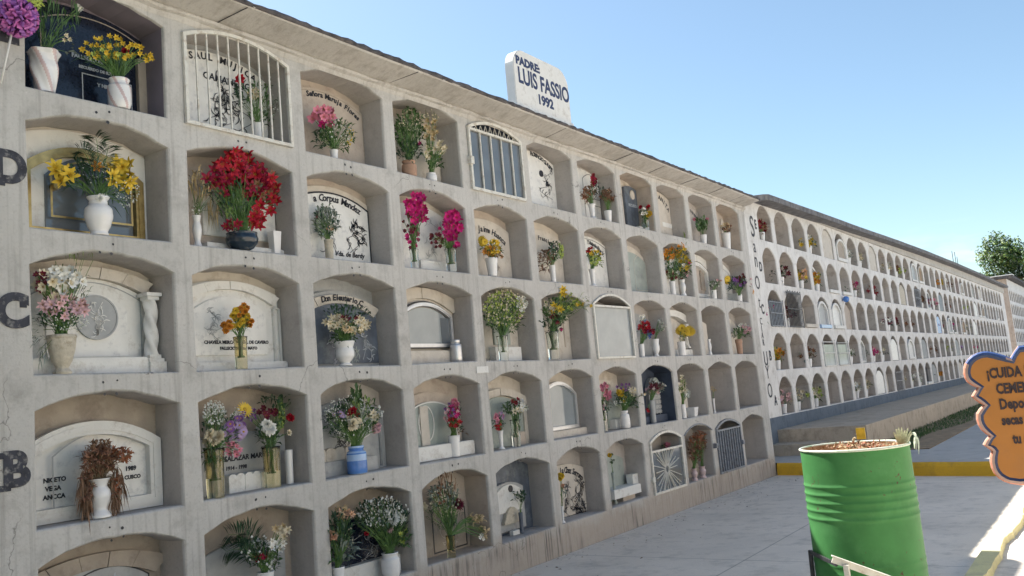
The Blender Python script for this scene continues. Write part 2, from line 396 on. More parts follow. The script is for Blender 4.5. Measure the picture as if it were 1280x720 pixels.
# unseen wall added behind the camera to bounce warm sunlight onto the niches
g = MB(); g.box((12.5,1,GZ), (13.4,60,5.2)); g.box((12.3,1,5.2), (13.6,60,5.4))
tag(g.build('added_bounce_wall', M_CREAM), kind='structure')
g = MB(); g.box((-.2,-3.4,GZ), (10,-3.0,5.6)); tag(g.build('added_shade_wall', M_REC2), kind='structure')  # unseen wall, added to block sky light and darken the near left end
g = MB(); g.add([(3.64,-3,GZ+.006),(12,-3,GZ+.006),(12,2.2,GZ+.006),(3.64,2.2,GZ+.006)], [(0,1,2,3)]); tag(g.build('added_dark_lawn', LEAF['g']), kind='structure')  # unseen green ground, added to weaken the bounce light near the camera
# ------------------------------------------------------------------ niche walls
RP = .78
LINES_Y = []; LINES_Z = []
def facade_mb(cols, rows, zs0, zend, ys, ye, spring, rise, X, z_bottom, ch=.012, p=2.0, n=12, bolts=True, D=.25):
    """cols: list of (y_left, y_right); rows: number; returns facade mesh with arched openings"""
    g = MB()
    lines = [ys]+[(cols[i][1]+cols[i+1][0])/2 for i in range(len(cols)-1)]+[ye]
    zl = [z_bottom]+[zs0+RP*r+spring+rise-RP+(RP-spring-rise)*.45+0*r for r in range(1, rows)]+[zend]
    LINES_Y[:] = lines; LINES_Z[:] = zl
    for c, (ya, yb) in enumerate(cols):
        for r in range(rows):
            L0, L1, Z0, Z1 = lines[c], lines[c+1], zl[r], zl[r+1]
            z = zs0+RP*r
            A = arch(ya-ch, yb+ch, z-ch, z+spring, rise+ch, n, p)
            # bottom
            def q(*pts): g.add([(X,a,b) for a, b in pts], [tuple(range(len(pts)))])
            q((L0,Z0),(L1,Z0),(L1,z-ch),(yb+ch,z-ch),(ya-ch,z-ch),(L0,z-ch))
            q((L0,z-ch),(ya-ch,z-ch),(ya-ch,z+spring),(L0,z+spring))
            q((yb+ch,z-ch),(L1,z-ch),(L1,z+spring),(yb+ch,z+spring))
            ar = A[2:]
            q((yb+ch,z+spring),(L1,z+spring),(L1,Z1),(yb+ch,Z1)); q((L0,z+spring),(ya-ch,z+spring),(ya-ch,Z1),(L0,Z1))
            for i in range(len(ar)-1):
                q(ar[i+1], ar[i], (ar[i][0],Z1), (ar[i+1][0],Z1))
            if bolts and r > 0 or (bolts and r == 0 and False):
                for dy in (-.035,.035):
                    for dz in (-.055,-.115):
                        if rnd.random() < .9:
                            yy = (ya+yb)/2+dy+U(-.008,.008); zz = z+dz+U(-.008,.008); rr = U(.006,.010)
                            g.add([(X+.0025, yy+rr*cos(a), zz+rr*sin(a)) for a in [k*pi/4 for k in range(8)]], [tuple(range(8))], 1)
    return g
def niche_mb(ya, yb, z, spring, rise, X, D, ch=.012, p=2.0, n=12, jit=0):
    g = MB()
    A = arch(ya-ch, yb+ch, z-ch, z+spring, rise+ch, n, p); B = arch(ya, yb, z, z+spring, rise, n, p)
    if jit: C_ = [(y+U(-jit,jit), zz+U(-jit,jit)) for y, zz in B]
    else: C_ = B
    k = len(A)
    vs = [(X,y,q) for y, q in A]+[(X-.006,y+(b-y)*.6,q+(c-q)*.6) for (y,q),(b,c) in zip(A,B)]+[(X-.02,y,q) for y, q in B]+[(X-D,y,q) for y, q in C_]
    fs = []
    for l in range(3):
        for i in range(k): j = (i+1) % k; fs.append((l*k+i, l*k+j, (l+1)*k+j, (l+1)*k+i))
    g.add(vs, fs[:2*k], 1); g.add(vs, fs[2*k:], 0)
    g.add([vs[3*k+i] for i in range(k)], [tuple(range(k-1,-1,-1))], 2)
    return g

# ---- first wall
W1 = empty('niche_wall', 'near grey concrete burial niche wall, five rows of arched niches beside the pavement', 'wall', loc=(0,0,0))
PY = .97877; Y0 = 3.16387; SILL = .3915; OW = .838; SPR = .585; RISE = .088; DEP = .25
def wob(mb, amp=.0045):      # hand formed edges: the openings are never quite true
    out = []
    for x, y, z in mb.v:
        e = amp*(sin(7.3*y+2.1*z)+.7*sin(17.7*z-3.9*y)+.6*sin(41*y+33*z)); f = amp*(sin(6.1*z+3.3*y+1)+.7*sin(15.1*y-5.2*z)+.6*sin(37*y-44*z))
        out.append((x, y+e, z+f) if (x > -.5 and .3 < z < 4.2 and min(abs(z-q) for q in LINES_Z) > 1e-5 and min(abs(y-q) for q in LINES_Y) > 1e-5) else (x, y, z))
    mb.v = out; return mb
cols1 = [(-.60,.235),(.38,1.215),(1.36,1.95)]
cols = [(Y0+PY*c-OW, Y0+PY*c) for c in range(11)]
cols[10] = (cols[10][0], 13.0)
allc = cols1[:2]+[(1.22+.14, 1.98)]+cols
g = facade_mb(allc, 5, SILL, 4.215, -1.2, 13.27, SPR, RISE, 0, GZ-.05)
# return and body behind the facade
g.box((-2.4,-1.2,GZ-.05), (-.62,13.27,4.28))
g.add([(0,13.27,GZ-.05),(-.62,13.27,GZ-.05),(-.62,13.27,4.28),(0,13.27,4.28)], [(0,1,2,3)])
g.add([(0,-1.2,GZ-.05),(-.62,-1.2,GZ-.05),(-.62,-1.2,4.28),(0,-1.2,4.28)], [(3,2,1,0)])
wob(g).build('facade', [M_WALL, M_DMET], W1)
LIN = {}      # (col,row) -> lining, back material
LIN[(0,4)] = (M_MAUVE, M_MAUVE); LIN[(0,3)] = (M_REC, M_CREAM); LIN[(0,2)] = (M_REC, M_CREAM); LIN[(0,1)] = (M_REC, M_TAN); LIN[(0,0)] = (M_REC, M_TAN)
LIN[(1,3)] = (M_REC, M_PEACH); LIN[(1,2)] = (M_REC, M_CREAM); LIN[(1,1)] = (M_REC, M_TAN); LIN[(1,0)] = (M_REC, M_TAN)
LIN[(2,4)] = (M_REC, M_PEACH); LIN[(2,3)] = (M_REC, M_PEACH); LIN[(2,2)] = (M_REC, M_GREY); LIN[(2,0)] = (M_REC, M_TAN)
LIN[(3,4)] = (M_REC, M_PEACH); LIN[(3,2)] = (M_REC, M_CREAM); LIN[(3,1)] = (M_REC, M_PEACH); LIN[(3,0)] = (M_PEACH, M_PEACH); LIN[(3,3)] = (M_REC, M_CREAM)
LIN[(4,3)] = (M_REC, M_PEACH); LIN[(4,1)] = (M_REC, M_CREAM); LIN[(4,0)] = (M_REC, M_SLATE)
LIN[(5,3)] = (M_REC, M_CREAM); LIN[(5,1)] = (M_REC, M_CREAM); LIN[(6,1)] = (M_REC, M_CREAM)
LIN[(7,4)] = (M_PEACH, M_CREAM); LIN[(8,4)] = (M_REC, M_PEACH); LIN[(7,1)] = (M_NAVY, M_NAVY); LIN[(10,4)] = (M_PEACH, M_PEACH)
LIN[(1,4)] = (M_REC, M_GREY); LIN[(4,4)] = (M_NAVY, M_NAVY)
for ci, (ya, yb) in enumerate(allc):
    for r in range(5):
        c = ci-3
        li, bk = LIN.get((c, r), (M_REC, M_REC))
        D = DEP if (c, r) not in ((9,2),(9,1),(10,1),(10,0),(8,1)) else .42
        o = wob(niche_mb(ya, yb, SILL+RP*r, SPR, RISE, 0, D, jit=.004)).build('niche', [li, M_WALL, bk], W1)
# cornice
g = MB(); N_ = 160
prof = [(0.002,4.16),(0.012,4.195),(.035,4.205),(.04,4.222),(.02,4.235),(.25,4.288),(.262,4.30)]
vs = []
for i in range(N_+1):
    y = -1.2+i*(14.47)/N_
    for j, (x, z) in enumerate(prof):
        vs.append((x+(U(-.006,.006) if 1 <= j <= 4 else 0), y, z+(U(-.005,.005) if 0 < j < 5 else 0)+.004*sin(y*2.3)))
k = len(prof)
for i in range(N_):
    for j in range(k-1): g.add([vs[i*k+j], vs[(i+1)*k+j], vs[(i+1)*k+j+1], vs[i*k+j+1]], [(0,1,2,3)], 0)
g.add([vs[j] for j in range(k)]+[(0,-1.2,4.3)], [tuple(range(k+1))]); g.add([vs[N_*k+j] for j in range(k)]+[(0,13.27,4.3)], [tuple(range(k+1))])
g.build('cornice', [M_CORN], W1)
g = MB()
for yj in (1.9, 3.55, 5.2, 7.55, 9.0, 9.9, 10.85, 11.8, 12.6):      # joints and hairline cracks across the eave
    g.bar((.03,yj,4.233),(.255,yj+U(-.05,.12),4.286),.006,.004)
g.build('joint', M_DMET, W1)
g = MB(); N_ = 260; vs = []      # ragged roofing edge
for i in range(N_+1):
    y = -1.25+i*14.55/N_; a, b = U(-.008,.008), U(-.006,.008)
    vs += [(-2.5,y,4.30),(.262+a,y,4.298),(.272+a,y,4.315),(.262+a,y,4.333+b),(.20,y,4.343+b*.5),(-2.5,y,4.345)]
for i in range(N_):
    for j in range(5): g.add([vs[i*6+j], vs[i*6+6+j], vs[i*6+7+j], vs[i*6+1+j]], [(0,1,2,3)], 0)
g.add(vs[:6], [tuple(range(6))]); g.add(vs[-6:], [tuple(range(6))])
g.build('roof', M_ROOF, W1)
# letters painted on the pier
for ch_, zc in (('E',3.80),('D',3.03),('C',2.275),('B',1.475),('A',.70)):
    text_mesh(ch_, .235, M_LET, W1, 'painted_letter', (.004, 2.225, zc), bold=.012, ext=.0008, sx_=.98)

g = MB()      # slab serifs of the stencilled letters
for zc, dz in ((3.03,.08),(1.475,.08)):
    for s in (-1,1): g.box((.001,2.135,zc+s*dz-.016),(.0042,2.20,zc+s*dz+.014))
g.box((.001,2.262,2.275+.025),(.0042,2.296,2.275+.088)); g.build('letter_serif', M_LET, W1)
# ---- second wall
X2 = -.5
W2 = empty('niche_wall', 'long white niche wall with blue base, further along behind the steps', 'wall')
c2 = [(16.10+1.035*i-.84, 16.10+1.035*i) for i in range(35)]; c2[0] = (15.37, 16.10)
S2 = .905; SP2 = .45; RI2 = .20
g = facade_mb(c2, 5, S2, 4.74, 13.29, 52.6, SP2, RI2, X2, .885, p=2.2, bolts=False)
g.box((-2.9,13.29,GZ), (X2-.64,52.6,4.72))
g.add([(X2,52.6,GZ),(X2-.64,52.6,GZ),(X2-.64,52.6,4.74),(X2,52.6,4.74)], [(0,1,2,3)])
g.build('facade', [M_WALL2, M_DMET], W2)
g = MB(); g.add([(X2+.003,13.29,GZ),(X2+.003,52.6,GZ),(X2+.003,52.6,.887),(X2+.003,13.29,.887)], [(0,1,2,3)])
g.add([(X2+.003,13.29,.887),(X2+.003,52.6,.887),(X2-.01,52.6,.887),(X2-.01,13.29,.887)], [(0,1,2,3)])
g.build('painted_base', M_BLUE, W2)
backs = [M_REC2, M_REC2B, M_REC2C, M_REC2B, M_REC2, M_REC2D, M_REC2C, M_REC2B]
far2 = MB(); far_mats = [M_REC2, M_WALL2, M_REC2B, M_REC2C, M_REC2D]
protos = {}
for i, (ya, yb) in enumerate(c2):
    for r in range(5):
        bk = rnd.choice(backs)
        if i < 6 and bk is M_REC2D: bk = M_REC2B
        if i == 0: far2_ = niche_mb(ya, yb, S2+RP*r, SP2, RI2, X2, .3, p=2.2).build('niche', [M_REC2, M_WALL2, bk], W2); continue
        if i < 20:
            if bk.name not in protos:  # first of its kind
                o = niche_mb(-OW/2, OW/2, 0, SP2, RI2, 0, .3, p=2.2).build('niche', [M_REC2, M_WALL2, bk], W2); protos[bk.name] = o; o['_u'] = 0
            else:
                o = protos[bk.name].copy(); scn.collection.objects.link(o); o.parent = W2
            if '_u' in o: del o['_u']
            o.location = (X2, (ya+yb)/2, S2+RP*r)
        else:
            t = niche_mb(ya, yb, S2+RP*r, SP2, RI2, X2, .3, p=2.2)
            t.m = [1 if q == 1 else (0 if q == 0 else far_mats.index(bk)) for q in t.m]
            b0 = len(far2.v); far2.v += t.v; far2.f += [tuple(b0+a for a in f) for f in t.f]; far2.m += t.m; far2.sm += t.sm
tag(far2.build('niche', far_mats, W2), kind='stuff')
g = MB(); yy = [13.29,15.2,19,22,26,30,36,42,52.7]; zt = [4.42,4.77,4.84,4.885,4.97,5.03,5.08,5.10,5.10]
yy = list(np.linspace(13.29,52.7,120)); zt = list(np.interp(yy, [13.29,15.2,19,22,26,30,36,42,52.7], zt))
for i in range(len(yy)-1):
    z0, z1 = zt[i], zt[i+1]; y0, y1 = yy[i], yy[i+1]; q0, q1 = (z0 > 0)*.002*sin(i), .002*sin(i+1)
    P0 = [(-3,y0,z0-.10),(-.22+q0,y0,z0-.10),(-.215+q0,y0,z0),(-3,y0,z0)]; P1 = [(-3,y1,z1-.10),(-.22+q1,y1,z1-.10),(-.215+q1,y1,z1),(-3,y1,z1)]
    for j in range(4): g.add([P0[j],P1[j],P1[(j+1)%4],P0[(j+1)%4]], [(0,1,2,3)])
    if i == 0: g.add(P0, [(0,1,2,3)])
g.build('roof', simple('grey_roof_slab', (.15,.145,.15), .9, var=.4, scale=8, bump=.6, bscale=30, stain=((.24,.22,.20), 5)), W2)
g = MB()
for i in range(len(yy)-1):
    z0, z1 = max(zt[i]-.09,4.746), max(zt[i+1]-.09,4.746); y0, y1 = yy[i], yy[i+1]; a = .05+.012*sin(i*1.7)
    g.add([(X2-.0,y0,4.738),(X2-.0,y1,4.738),(X2+.05,y1,4.745),(X2+.05,y0,4.745)], [(0,3,2,1)])
    g.add([(X2+.05,y0,4.745),(X2+.05,y1,4.745),(X2+.05,y1,z1),(X2+.05,y0,z0)], [(0,3,2,1)])
g.build('cornice', M_CORN, W2)
def pl(ch_, px, py, h, sx_=1, mb=.0):
    P = onx(px, py, X2+.004)
    text_mesh(ch_, h/.78, M_LET, W2, 'painted_letter', tuple(P), bold=mb, sx_=sx_)
for ch_, px, py, h in (('S',940.4,284.4,.42),('a',943,308,.27),('n',945,325.6,.30),('O',947,354,.26),('t',949.3,378,.24),('C',951.4,402,.13),('I',952.3,411,.12),('A',953.3,419.5,.12),('R',954.5,428.5,.12),
                       ('U',957.5,449,.27),('Y',959.7,466,.25),('O',962.7,489,.27)):
    pl(ch_, px, py, h, .85 if h > .2 else 1, .001)
for ch_, px, py in (('E',946.0,281),('D',952.6,334),('C',955.2,387),('B',964.6,445),('A',971.3,501)):
    pl(ch_, px-1.6, py, .18, .85, .008)

# ---- third wall, far end
_c3 = ony(1257, 344, 56); X3 = _c3.x; Y3 = 56.0; Z3 = _c3.z-.2
W3 = empty('niche_wall', 'distant pale niche wall with a white roof edge at the far end, below the tree', 'wall')
c3 = [(Y3+.35+.95*i, Y3+.35+.95*i+.76) for i in range(26)]
g = facade_mb(c3, 6, .62, Z3, Y3, 81.5, .45, .17, X3, GZ, bolts=False, n=6)
g.box((-4.0,Y3-.004,GZ), (X3-.002,Y3+.3,Z3), 2); g.box((-4.0,Y3+.3,GZ), (X3-.4,81.5,Z3)); g.add([(X3,Y3,GZ),(X3-.4,Y3,GZ),(X3-.4,Y3,Z3),(X3,Y3,Z3)], [(3,2,1,0)])
g.build('facade', [M_WALL2, M_DMET, M_REC2B], W3)
g = MB()
for i, (ya, yb) in enumerate(c3):
    for r in range(6):
        t = niche_mb(ya, yb, .62+RP*r, .45, .17, X3, .28, n=6); q = rnd.choice([0,0,2,3,4])
        t.m = [1 if a == 1 else (0 if a == 0 else q) for a in t.m]
        b0 = len(g.v); g.v += t.v; g.f += [tuple(b0+a for a in f) for f in t.f]; g.m += t.m; g.sm += t.sm
tag(g.build('niche', far_mats, W3), kind='stuff')
g = MB(); g.box((-4.2,Y3-.25,Z3+.02), (X3+.35,81.6,Z3+.16)); g.build('roof', M_ROOF, W3)
g = MB(); g.box((-4.25,Y3-.30,Z3+.163), (X3+.36,Y3+.6,Z3+.21)); g.build('white_roof_edge', M_WHITE, W3)

ROWN = ['bottom', 'fourth', 'middle', 'second', 'top']
ORD = ['first', 'second', 'third', 'fourth', 'fifth', 'sixth', 'seventh', 'eighth', 'ninth', 'tenth', 'last']
def place(c, r): return '%s niche, %s row' % (ORD[c], ROWN[r])
# ------------------------------------------------------------------ flat helpers on the wall plane
def ribbon(g, pts, wd, x, mi=0, taper=False):
    P = [Vector((0,a,b)) for a, b in pts]; k = len(P); vs = []
    for i, p in enumerate(P):
        d = P[min(i+1,k-1)]-P[max(i-1,0)]
        if d.length < 1e-6: d = Vector((0,0,1))
        d.normalize(); n = Vector((0,-d.z,d.y)); ww = wd*(sin(pi*(i+.6)/(k+.2)) if taper else 1)/2
        vs += [(x, p.y-n.y*ww, p.z-n.z*ww), (x, p.y+n.y*ww, p.z+n.z*ww)]
    for i in range(k-1): g.add([vs[2*i],vs[2*i+1],vs[2*i+3],vs[2*i+2]], [(0,1,2,3)], mi)
def vine(g, y, z, w_, h, x, seed, wd=.006, mi=0, blooms=3):
    wd = .0026+(wd-.004)*.22
    """engraved or painted roses: a curved stem, leaves and whorls"""
    q = random.Random(seed)
    pts = [(y+w_*q.uniform(.2,.8), z)]
    for i in range(1, 5): pts.append((y+w_*q.uniform(.1,.9), z+h*i/4))
    sp = smooth_path([(0,a,b) for a, b in pts], 6); ribbon(g, [(p.y,p.z) for p in sp], wd, x, mi)
    for i in range(12):
        p = sp[q.randrange(len(sp))]; a = q.uniform(0, 2*pi); l = q.uniform(.03,.08)*max(h,.2)/.3
        c = [(p.y, p.z), (p.y+l*.5*cos(a+.4), p.z+l*.5*sin(a+.4)), (p.y+l*cos(a), p.z+l*sin(a))]
        s_ = smooth_path([(0,a_,b_) for a_, b_ in c], 5); ribbon(g, [(t.y,t.z) for t in s_], wd*1.9, x, mi, True)
    for i in range(blooms):
        p = sp[q.randrange(6, len(sp))]; r = q.uniform(.018,.035)*max(h,.2)/.3; pts = []
        for j in range(16):
            a = j*.62; rr = r*(1-j/26); pts.append((p.y+rr*cos(a), p.z+rr*sin(a)))
        ribbon(g, pts, wd*.8, x, mi)
def arc_text(s, yc, zc, R, size, x, mat, parent, span=None, shear=.12, bold=.002, a0=0):
    size *= .8
    n = len(s); step = (span or size*.62*n)/R/max(n-1,1); obs = []
    for i, ch_ in enumerate(s):
        if ch_ == ' ': continue
        a = (i-(n-1)/2)*step+a0
        obs.append(text_mesh(ch_, size, mat, None, 'inscription', (x, yc+R*sin(a), zc-R+R*cos(a)), right=(0,cos(a),-sin(a)), up=(0,sin(a),cos(a)), shear=shear, bold=bold, ext=.0006))
    o = join(obs, 'inscription'); o.parent = parent; return o
def offs(A, d):
    """grow/shrink an outline"""
    cy = (A[0][0]+A[1][0])/2; zs = [b for a, b in A]; cz = (min(zs)+max(zs))/2
    hy = (A[1][0]-A[0][0])/2; hz = (max(zs)-min(zs))/2
    return [(cy+(a-cy)*(hy+d)/hy, cz+(b-cz)*(hz+d)/hz) for a, b in A]

def H(c, r, label, *ops, x=-DEP+.002):
    """headstone of the niche in column c and row r; every op is (kind, ...) in niche metres (s to the right, t up)"""
    ya = cols[c][0]; z = SILL+RP*r
    root = empty('headstone', label+', '+place(c, r), 'headstone', 'headstones of the near wall', (x, ya+.42, z))
    loc = root.location
    hw = DEP*(ya+.4)/(CAMP.x+DEP)*.92; vt = DEP*(z+.3-CAMP.z)/(CAMP.x+DEP)*.8
    def sym(s0, s1):      # arches and frames stand centred in the niche
        s1 = min(s1+hw, .832); return (max(.006, .838-s1) if s0 < .05 else s0+hw), s1
    def fin(g, name, mats): return sub(g, loc).build(name, mats, root)
    for op in ops:
        k = op[0]; g = MB(); op = list(op)
        if k in ('slab','frame','line','pane'): op[1], op[2] = sym(op[1], op[2]); op[4] = min(op[4]+vt, .57); op[3] += (vt if op[3] > .05 and vt > 0 else 0)
        elif k in ('ledge','scallop'): op[1], op[2] = (max(.0, op[1]+hw-.25) if op[1] < .03 else op[1]+hw), min(op[2]+hw, .834)
        elif k == 'box': op[1] = min(op[1]+hw,.78); op[2] = min(op[2]+hw, .834)
        elif k in ('vine',): op[1] += hw; op[3] = min(op[3], .82-op[1]); op[2] += vt
        elif k in ('column',): op[1] = min(op[1]+hw, .78)
        elif k in ('disc','oval'): op[1] += hw; op[2] += vt
        elif k == 'text': op[2] += hw; op[3] += vt
        elif k == 'segs': op[1], op[2] = sym(op[1], op[2]); op[3] = min(op[3]+vt, .5)
        elif k == 'arc': op[2] += hw; op[3] += vt
        if k in ('vine',) and op[3] < .05: continue
        if k == 'slab':      # s0,s1,t0,spring,rise,th,mat
            _, s0, s1, t0, ts, ri, th, mt = op
            A = arch(ya+s0, ya+s1, z+t0, z+ts, ri, 14, 2.1)
            g.prism(A, x, x+th-.004); B = offs(A, -.004); g.prism(B, x+th-.004, x+th); fin(g, 'slab', mt)
        elif k == 'frame':   # s0,s1,t0,spring,rise,width,x0,x1,mat (ring inside the outline)
            _, s0, s1, t0, ts, ri, wd, x0, x1, mt = op
            A = arch(ya+s0, ya+s1, z+t0, z+ts, ri, 14, 2.1); B = offs(A, -wd)
            g.ring(A, B, x+x0, x+x1); A2 = offs(A, -wd*.3); B2 = offs(A, -wd*.7); g.ring(A2, B2, x+x1, x+x1+.006); fin(g, 'frame', mt)
        elif k == 'line':    # thin painted/engraved outline
            _, s0, s1, t0, ts, ri, wd, x1, mt = op
            A = arch(ya+s0, ya+s1, z+t0, z+ts, ri, 14, 2.1); B = offs(A, -wd); g.ring(A, B, x+x1, x+x1+.0015); fin(g, 'border_line', mt)
        elif k == 'ledge':   # s0,s1,t0,t1,depth,mat
            _, s0, s1, t0, t1, dp, mt = op
            g.box((x+.001,ya+s0,z+t0+.001),(x+dp,ya+s1,z+t1)); g.box((x+.001,ya+s0+.005,z+t1),(x+dp-.006,ya+s1-.005,z+t1+.006)); fin(g, 'ledge', mt)
        elif k == 'text':    # str,s,t,size,x,mat[,shear]
            _, st, s, t, sz, x1, mt = op[:7]
            o = text_mesh(st, sz, mt, None, 'inscription', (x+x1, ya+s, z+t), shear=(op[7] if len(op) > 7 else 0), ext=.0006, bold=.0015)
            o.parent = root; o.location = -loc
        elif k == 'arc':     # str,s,t,R,size,x,mat,span
            _, st, s, t, R_, sz, x1, mt, span = op
            o = arc_text(st, ya+.419, z+t+.03, R_*1.15, sz, x+x1, mt, root, min(span, .77-hw), a0=(max(hw+min(span,.77-hw)/2+.03, .0)-.419)/(R_*1.15)); o.location = -loc
        elif k == 'vine':    # s,t,w,h,x,seed,mat[,wd]
            _, s, t, ww, hh, x1, sdd, mt = op[:8]
            for q in range(2): vine(g, ya+s, z+t, ww, hh, x+x1, sdd+q*31, wd=op[8] if len(op) > 8 else .006)
            fin(g, 'engraving', mt)
        elif k == 'column':  # twisted column s,t0,t1,r,mat
            _, s, t0, t1, rr, mt = op; xx = x+.085; nseg = 40; prof = [(rr*.94, (t1-t0)*i/nseg) for i in range(nseg+1)]
            vs = []; n = 20
            for i, (q, zz) in enumerate(prof):
                for j in range(n):
                    a = 2*pi*j/n; rad = q*(1+.22*sin(3*a+zz*42)); vs.append((xx+rad*cos(a), ya+s+rad*sin(a), z+t0+zz))
            g.add(vs, [(i*n+j, i*n+(j+1)%n, (i+1)*n+(j+1)%n, (i+1)*n+j) for i in range(nseg) for j in range(n)], 0, True)
            for zz in (t0-.035, t0-.012, t1, t1+.022): e = .012 if zz in (t0-.035, t1+.022) else 0; g.box((xx-rr-e,ya+s-rr-e,z+zz),(xx+rr+e,ya+s+rr+e,z+zz+.021))
            fin(g, 'column', mt)
        elif k == 'disc':    # s,t,r,x,mat
            _, s, t, rr, x1, mt = op; n = 36
            A = [(ya+s+rr*cos(2*pi*i/n), z+t+rr*sin(2*pi*i/n)) for i in range(n)]; B = [(ya+s+rr*.93*cos(2*pi*i/n), z+t+rr*.93*sin(2*pi*i/n)) for i in range(n)]
            g.prism(A, x+.002, x+x1); g.ring(A, B, x+x1, x+x1+.004); fin(g, 'medallion', mt)
        elif k == 'oval':
            _, s, t, ry, rz, x1, mt = op; n = 36
            A = [(ya+s+ry*cos(2*pi*i/n), z+t+rz*sin(2*pi*i/n)) for i in range(n)]; B = [(ya+s+ry*.9*cos(2*pi*i/n), z+t+rz*.93*sin(2*pi*i/n)) for i in range(n)]
            g.ring(A, B, x+x1, x+x1+.006); fin(g, 'oval_rim', mt)
        elif k == 'pane':    # glass sheet
            _, s0, s1, t0, ts, ri, x0, x1, mt = op
            g.prism(arch(ya+s0, ya+s1, z+t0, z+ts, ri, 14, 2.1), x+x0, x+x1); fin(g, 'pane', mt)
        elif k == 'box':
            _, s0, s1, t0, t1, x0, x1, mt, nm = op; g.box((x+x0,ya+s0,z+t0),(x+x1,ya+s1,z+t1)); fin(g, nm, mt)
        elif k == 'segs':    # voussoir blocks round an arch
            _, s0, s1, ts, ri, wd, nb, x1, mt = op; A = arch(ya+s0, ya+s1, z, z+ts, ri, nb*3, 2.1)[2:]
            cy = ya+(s0+s1)/2
            for i in range(nb):
                P = A[i*3:i*3+4]; P = [(a-(a-cy)*.012, b) for a, b in P]
                Q = [(cy+(a-cy)*(1+wd/((s1-s0)/2)), b+wd*(.9)) for a, b in P]
                e = .004 if i else 0; poly = [(a-(e if j == 0 else 0), b) for j, (a, b) in enumerate(P)]+[(a-(e if j == 3 else 0), b) for j, (a, b) in enumerate(Q[::-1])]
                g.prism(poly, x+.001, x+x1+(.003 if i % 2 else 0))
            fin(g, 'arch_moulding', mt)
        elif k == 'scallop': # white scalloped planter s0,s1,t0,t1,x0,x1,mat
            _, s0, s1, t0, t1, x0, x1, mt = op; n = 6
            for i in range(n):
                a = ya+s0+(s1-s0)*i/n; b = ya+s0+(s1-s0)*(i+1)/n; P = [(a,z+t0),(b,z+t0),(b,z+t1-.02)]+[((a+b)/2+(b-a)/2*cos(pi*j/6), z+t1-.02+.02*sin(pi*j/6)) for j in range(1,6)]+[(a,z+t1-.02)]
                g.prism(P, x+x0, x+x1-(.004 if i % 2 else 0))
            fin(g, 'planter_rail', mt)
    return root

# ------------------------------------------------------------------ flowers
BL = {}
def petal(g, a, L_, W_, e0, e1, base=.05, mi=0, twist=0):
    """a: azimuth; elevation bends from e0 (base) to e1 (tip)"""
    rows = []; k = 4; p = Vector((base*cos(a), base*sin(a), 0)); side = Vector((-sin(a), cos(a), 0))
    for i in range(k+1):
        t = i/k; w_ = W_*(sin(pi*min(1,(t*.86+.10)))**.8)*.5; e = e0+(e1-e0)*t
        rows.append((p-side*w_+Vector((0,0,twist*w_)), p+Vector((0,0,-.10*w_)), p+side*w_-Vector((0,0,twist*w_))))
        p = p+Vector((cos(a)*cos(e), sin(a)*cos(e), sin(e)))*(L_/k)
    vs = [v for r in rows for v in r]
    g.add(vs, [(3*i+j, 3*i+j+1, 3*i+4+j, 3*i+3+j) for i in range(k) for j in range(2)], mi, True)
def blossom(kind, col):
    key = (kind, col)
    if key in BL: return BL[key]
    g = MB(); q = random.Random(hash(kind) % 97 if False else len(BL)); mats = [PET[col], M_CENT]
    if kind in ('lily', 'glad', 'alst'):
        W_ = {'lily':.42,'glad':.62,'alst':.45}[kind]
        for i in range(6): petal(g, i*pi/3+q.uniform(-.1,.1), 1.05*(1 if i%2 else .92), W_*(1.1 if i%2 else .85), radians(62), radians(-18 if kind == 'lily' else 8), twist=q.uniform(-.3,.3))
        for i in range(5):
            a = i*1.26; g.tube([(0,0,.1),(.12*cos(a),.12*sin(a),.35),(.22*cos(a),.22*sin(a),.55)], .018, 3, 1)
    elif kind == 'daisy':
        for l in range(2):
            for i in range(15): petal(g, (i+.5*l)*2*pi/15, 1-.15*l, .24, radians(8+16*l), radians(-8+12*l), base=.15)
        g.lathe([(.30,.02),(.26,.12),(.14,.17),(.01,.18)], (0,0,0), 10, 1)
    elif kind in ('chrys', 'carn'):
        n = 90 if kind == 'chrys' else 70
        for i in range(n):
            t = (i+.5)/n; el = pi/2*(1-2*t)*1.0; el = math.asin(1-1.45*t) if 1-1.45*t > -1 else -1
            a = i*2.39996+q.uniform(-.1,.1)
            if kind == 'chrys': petal(g, a, .62+.35*q.random(), .20, el*.9+.25, el*.9-.10, base=.12)
            else: petal(g, a, .55+.3*q.random(), .42, el*.9+q.uniform(0,.5), el*.9-q.uniform(0,.5), base=.10, twist=q.uniform(-.8,.8))
    elif kind == 'rose':
        for l, (n, e0, e1, ln) in enumerate(((3,80,95,.5),(5,70,75,.62),(6,52,45,.8),(7,35,5,.95))):
            for i in range(n): petal(g, (i+.37*l)*2*pi/n, ln, .75, radians(e0), radians(e1), base=.06+.05*l)
    elif kind == 'dry':
        for i in range(16): a = q.uniform(0,2*pi); petal(g, a, q.uniform(.6,1.2), q.uniform(.10,.28), radians(q.uniform(20,60)), radians(q.uniform(-110,-40)), twist=q.uniform(-1,1))
    elif kind == 'tulip':
        for i in range(6): petal(g, i*pi/3, .95, .62, radians(45), radians(118), base=.05)
    me = bpy.data.meshes.new('blossom'); me.from_pydata(g.v, [], g.f)
    for mt in mats: me.materials.append(mt)
    me.polygons.foreach_set('material_index', g.m); me.polygons.foreach_set('use_smooth', g.sm); me.update()
    BL[key] = me; return me

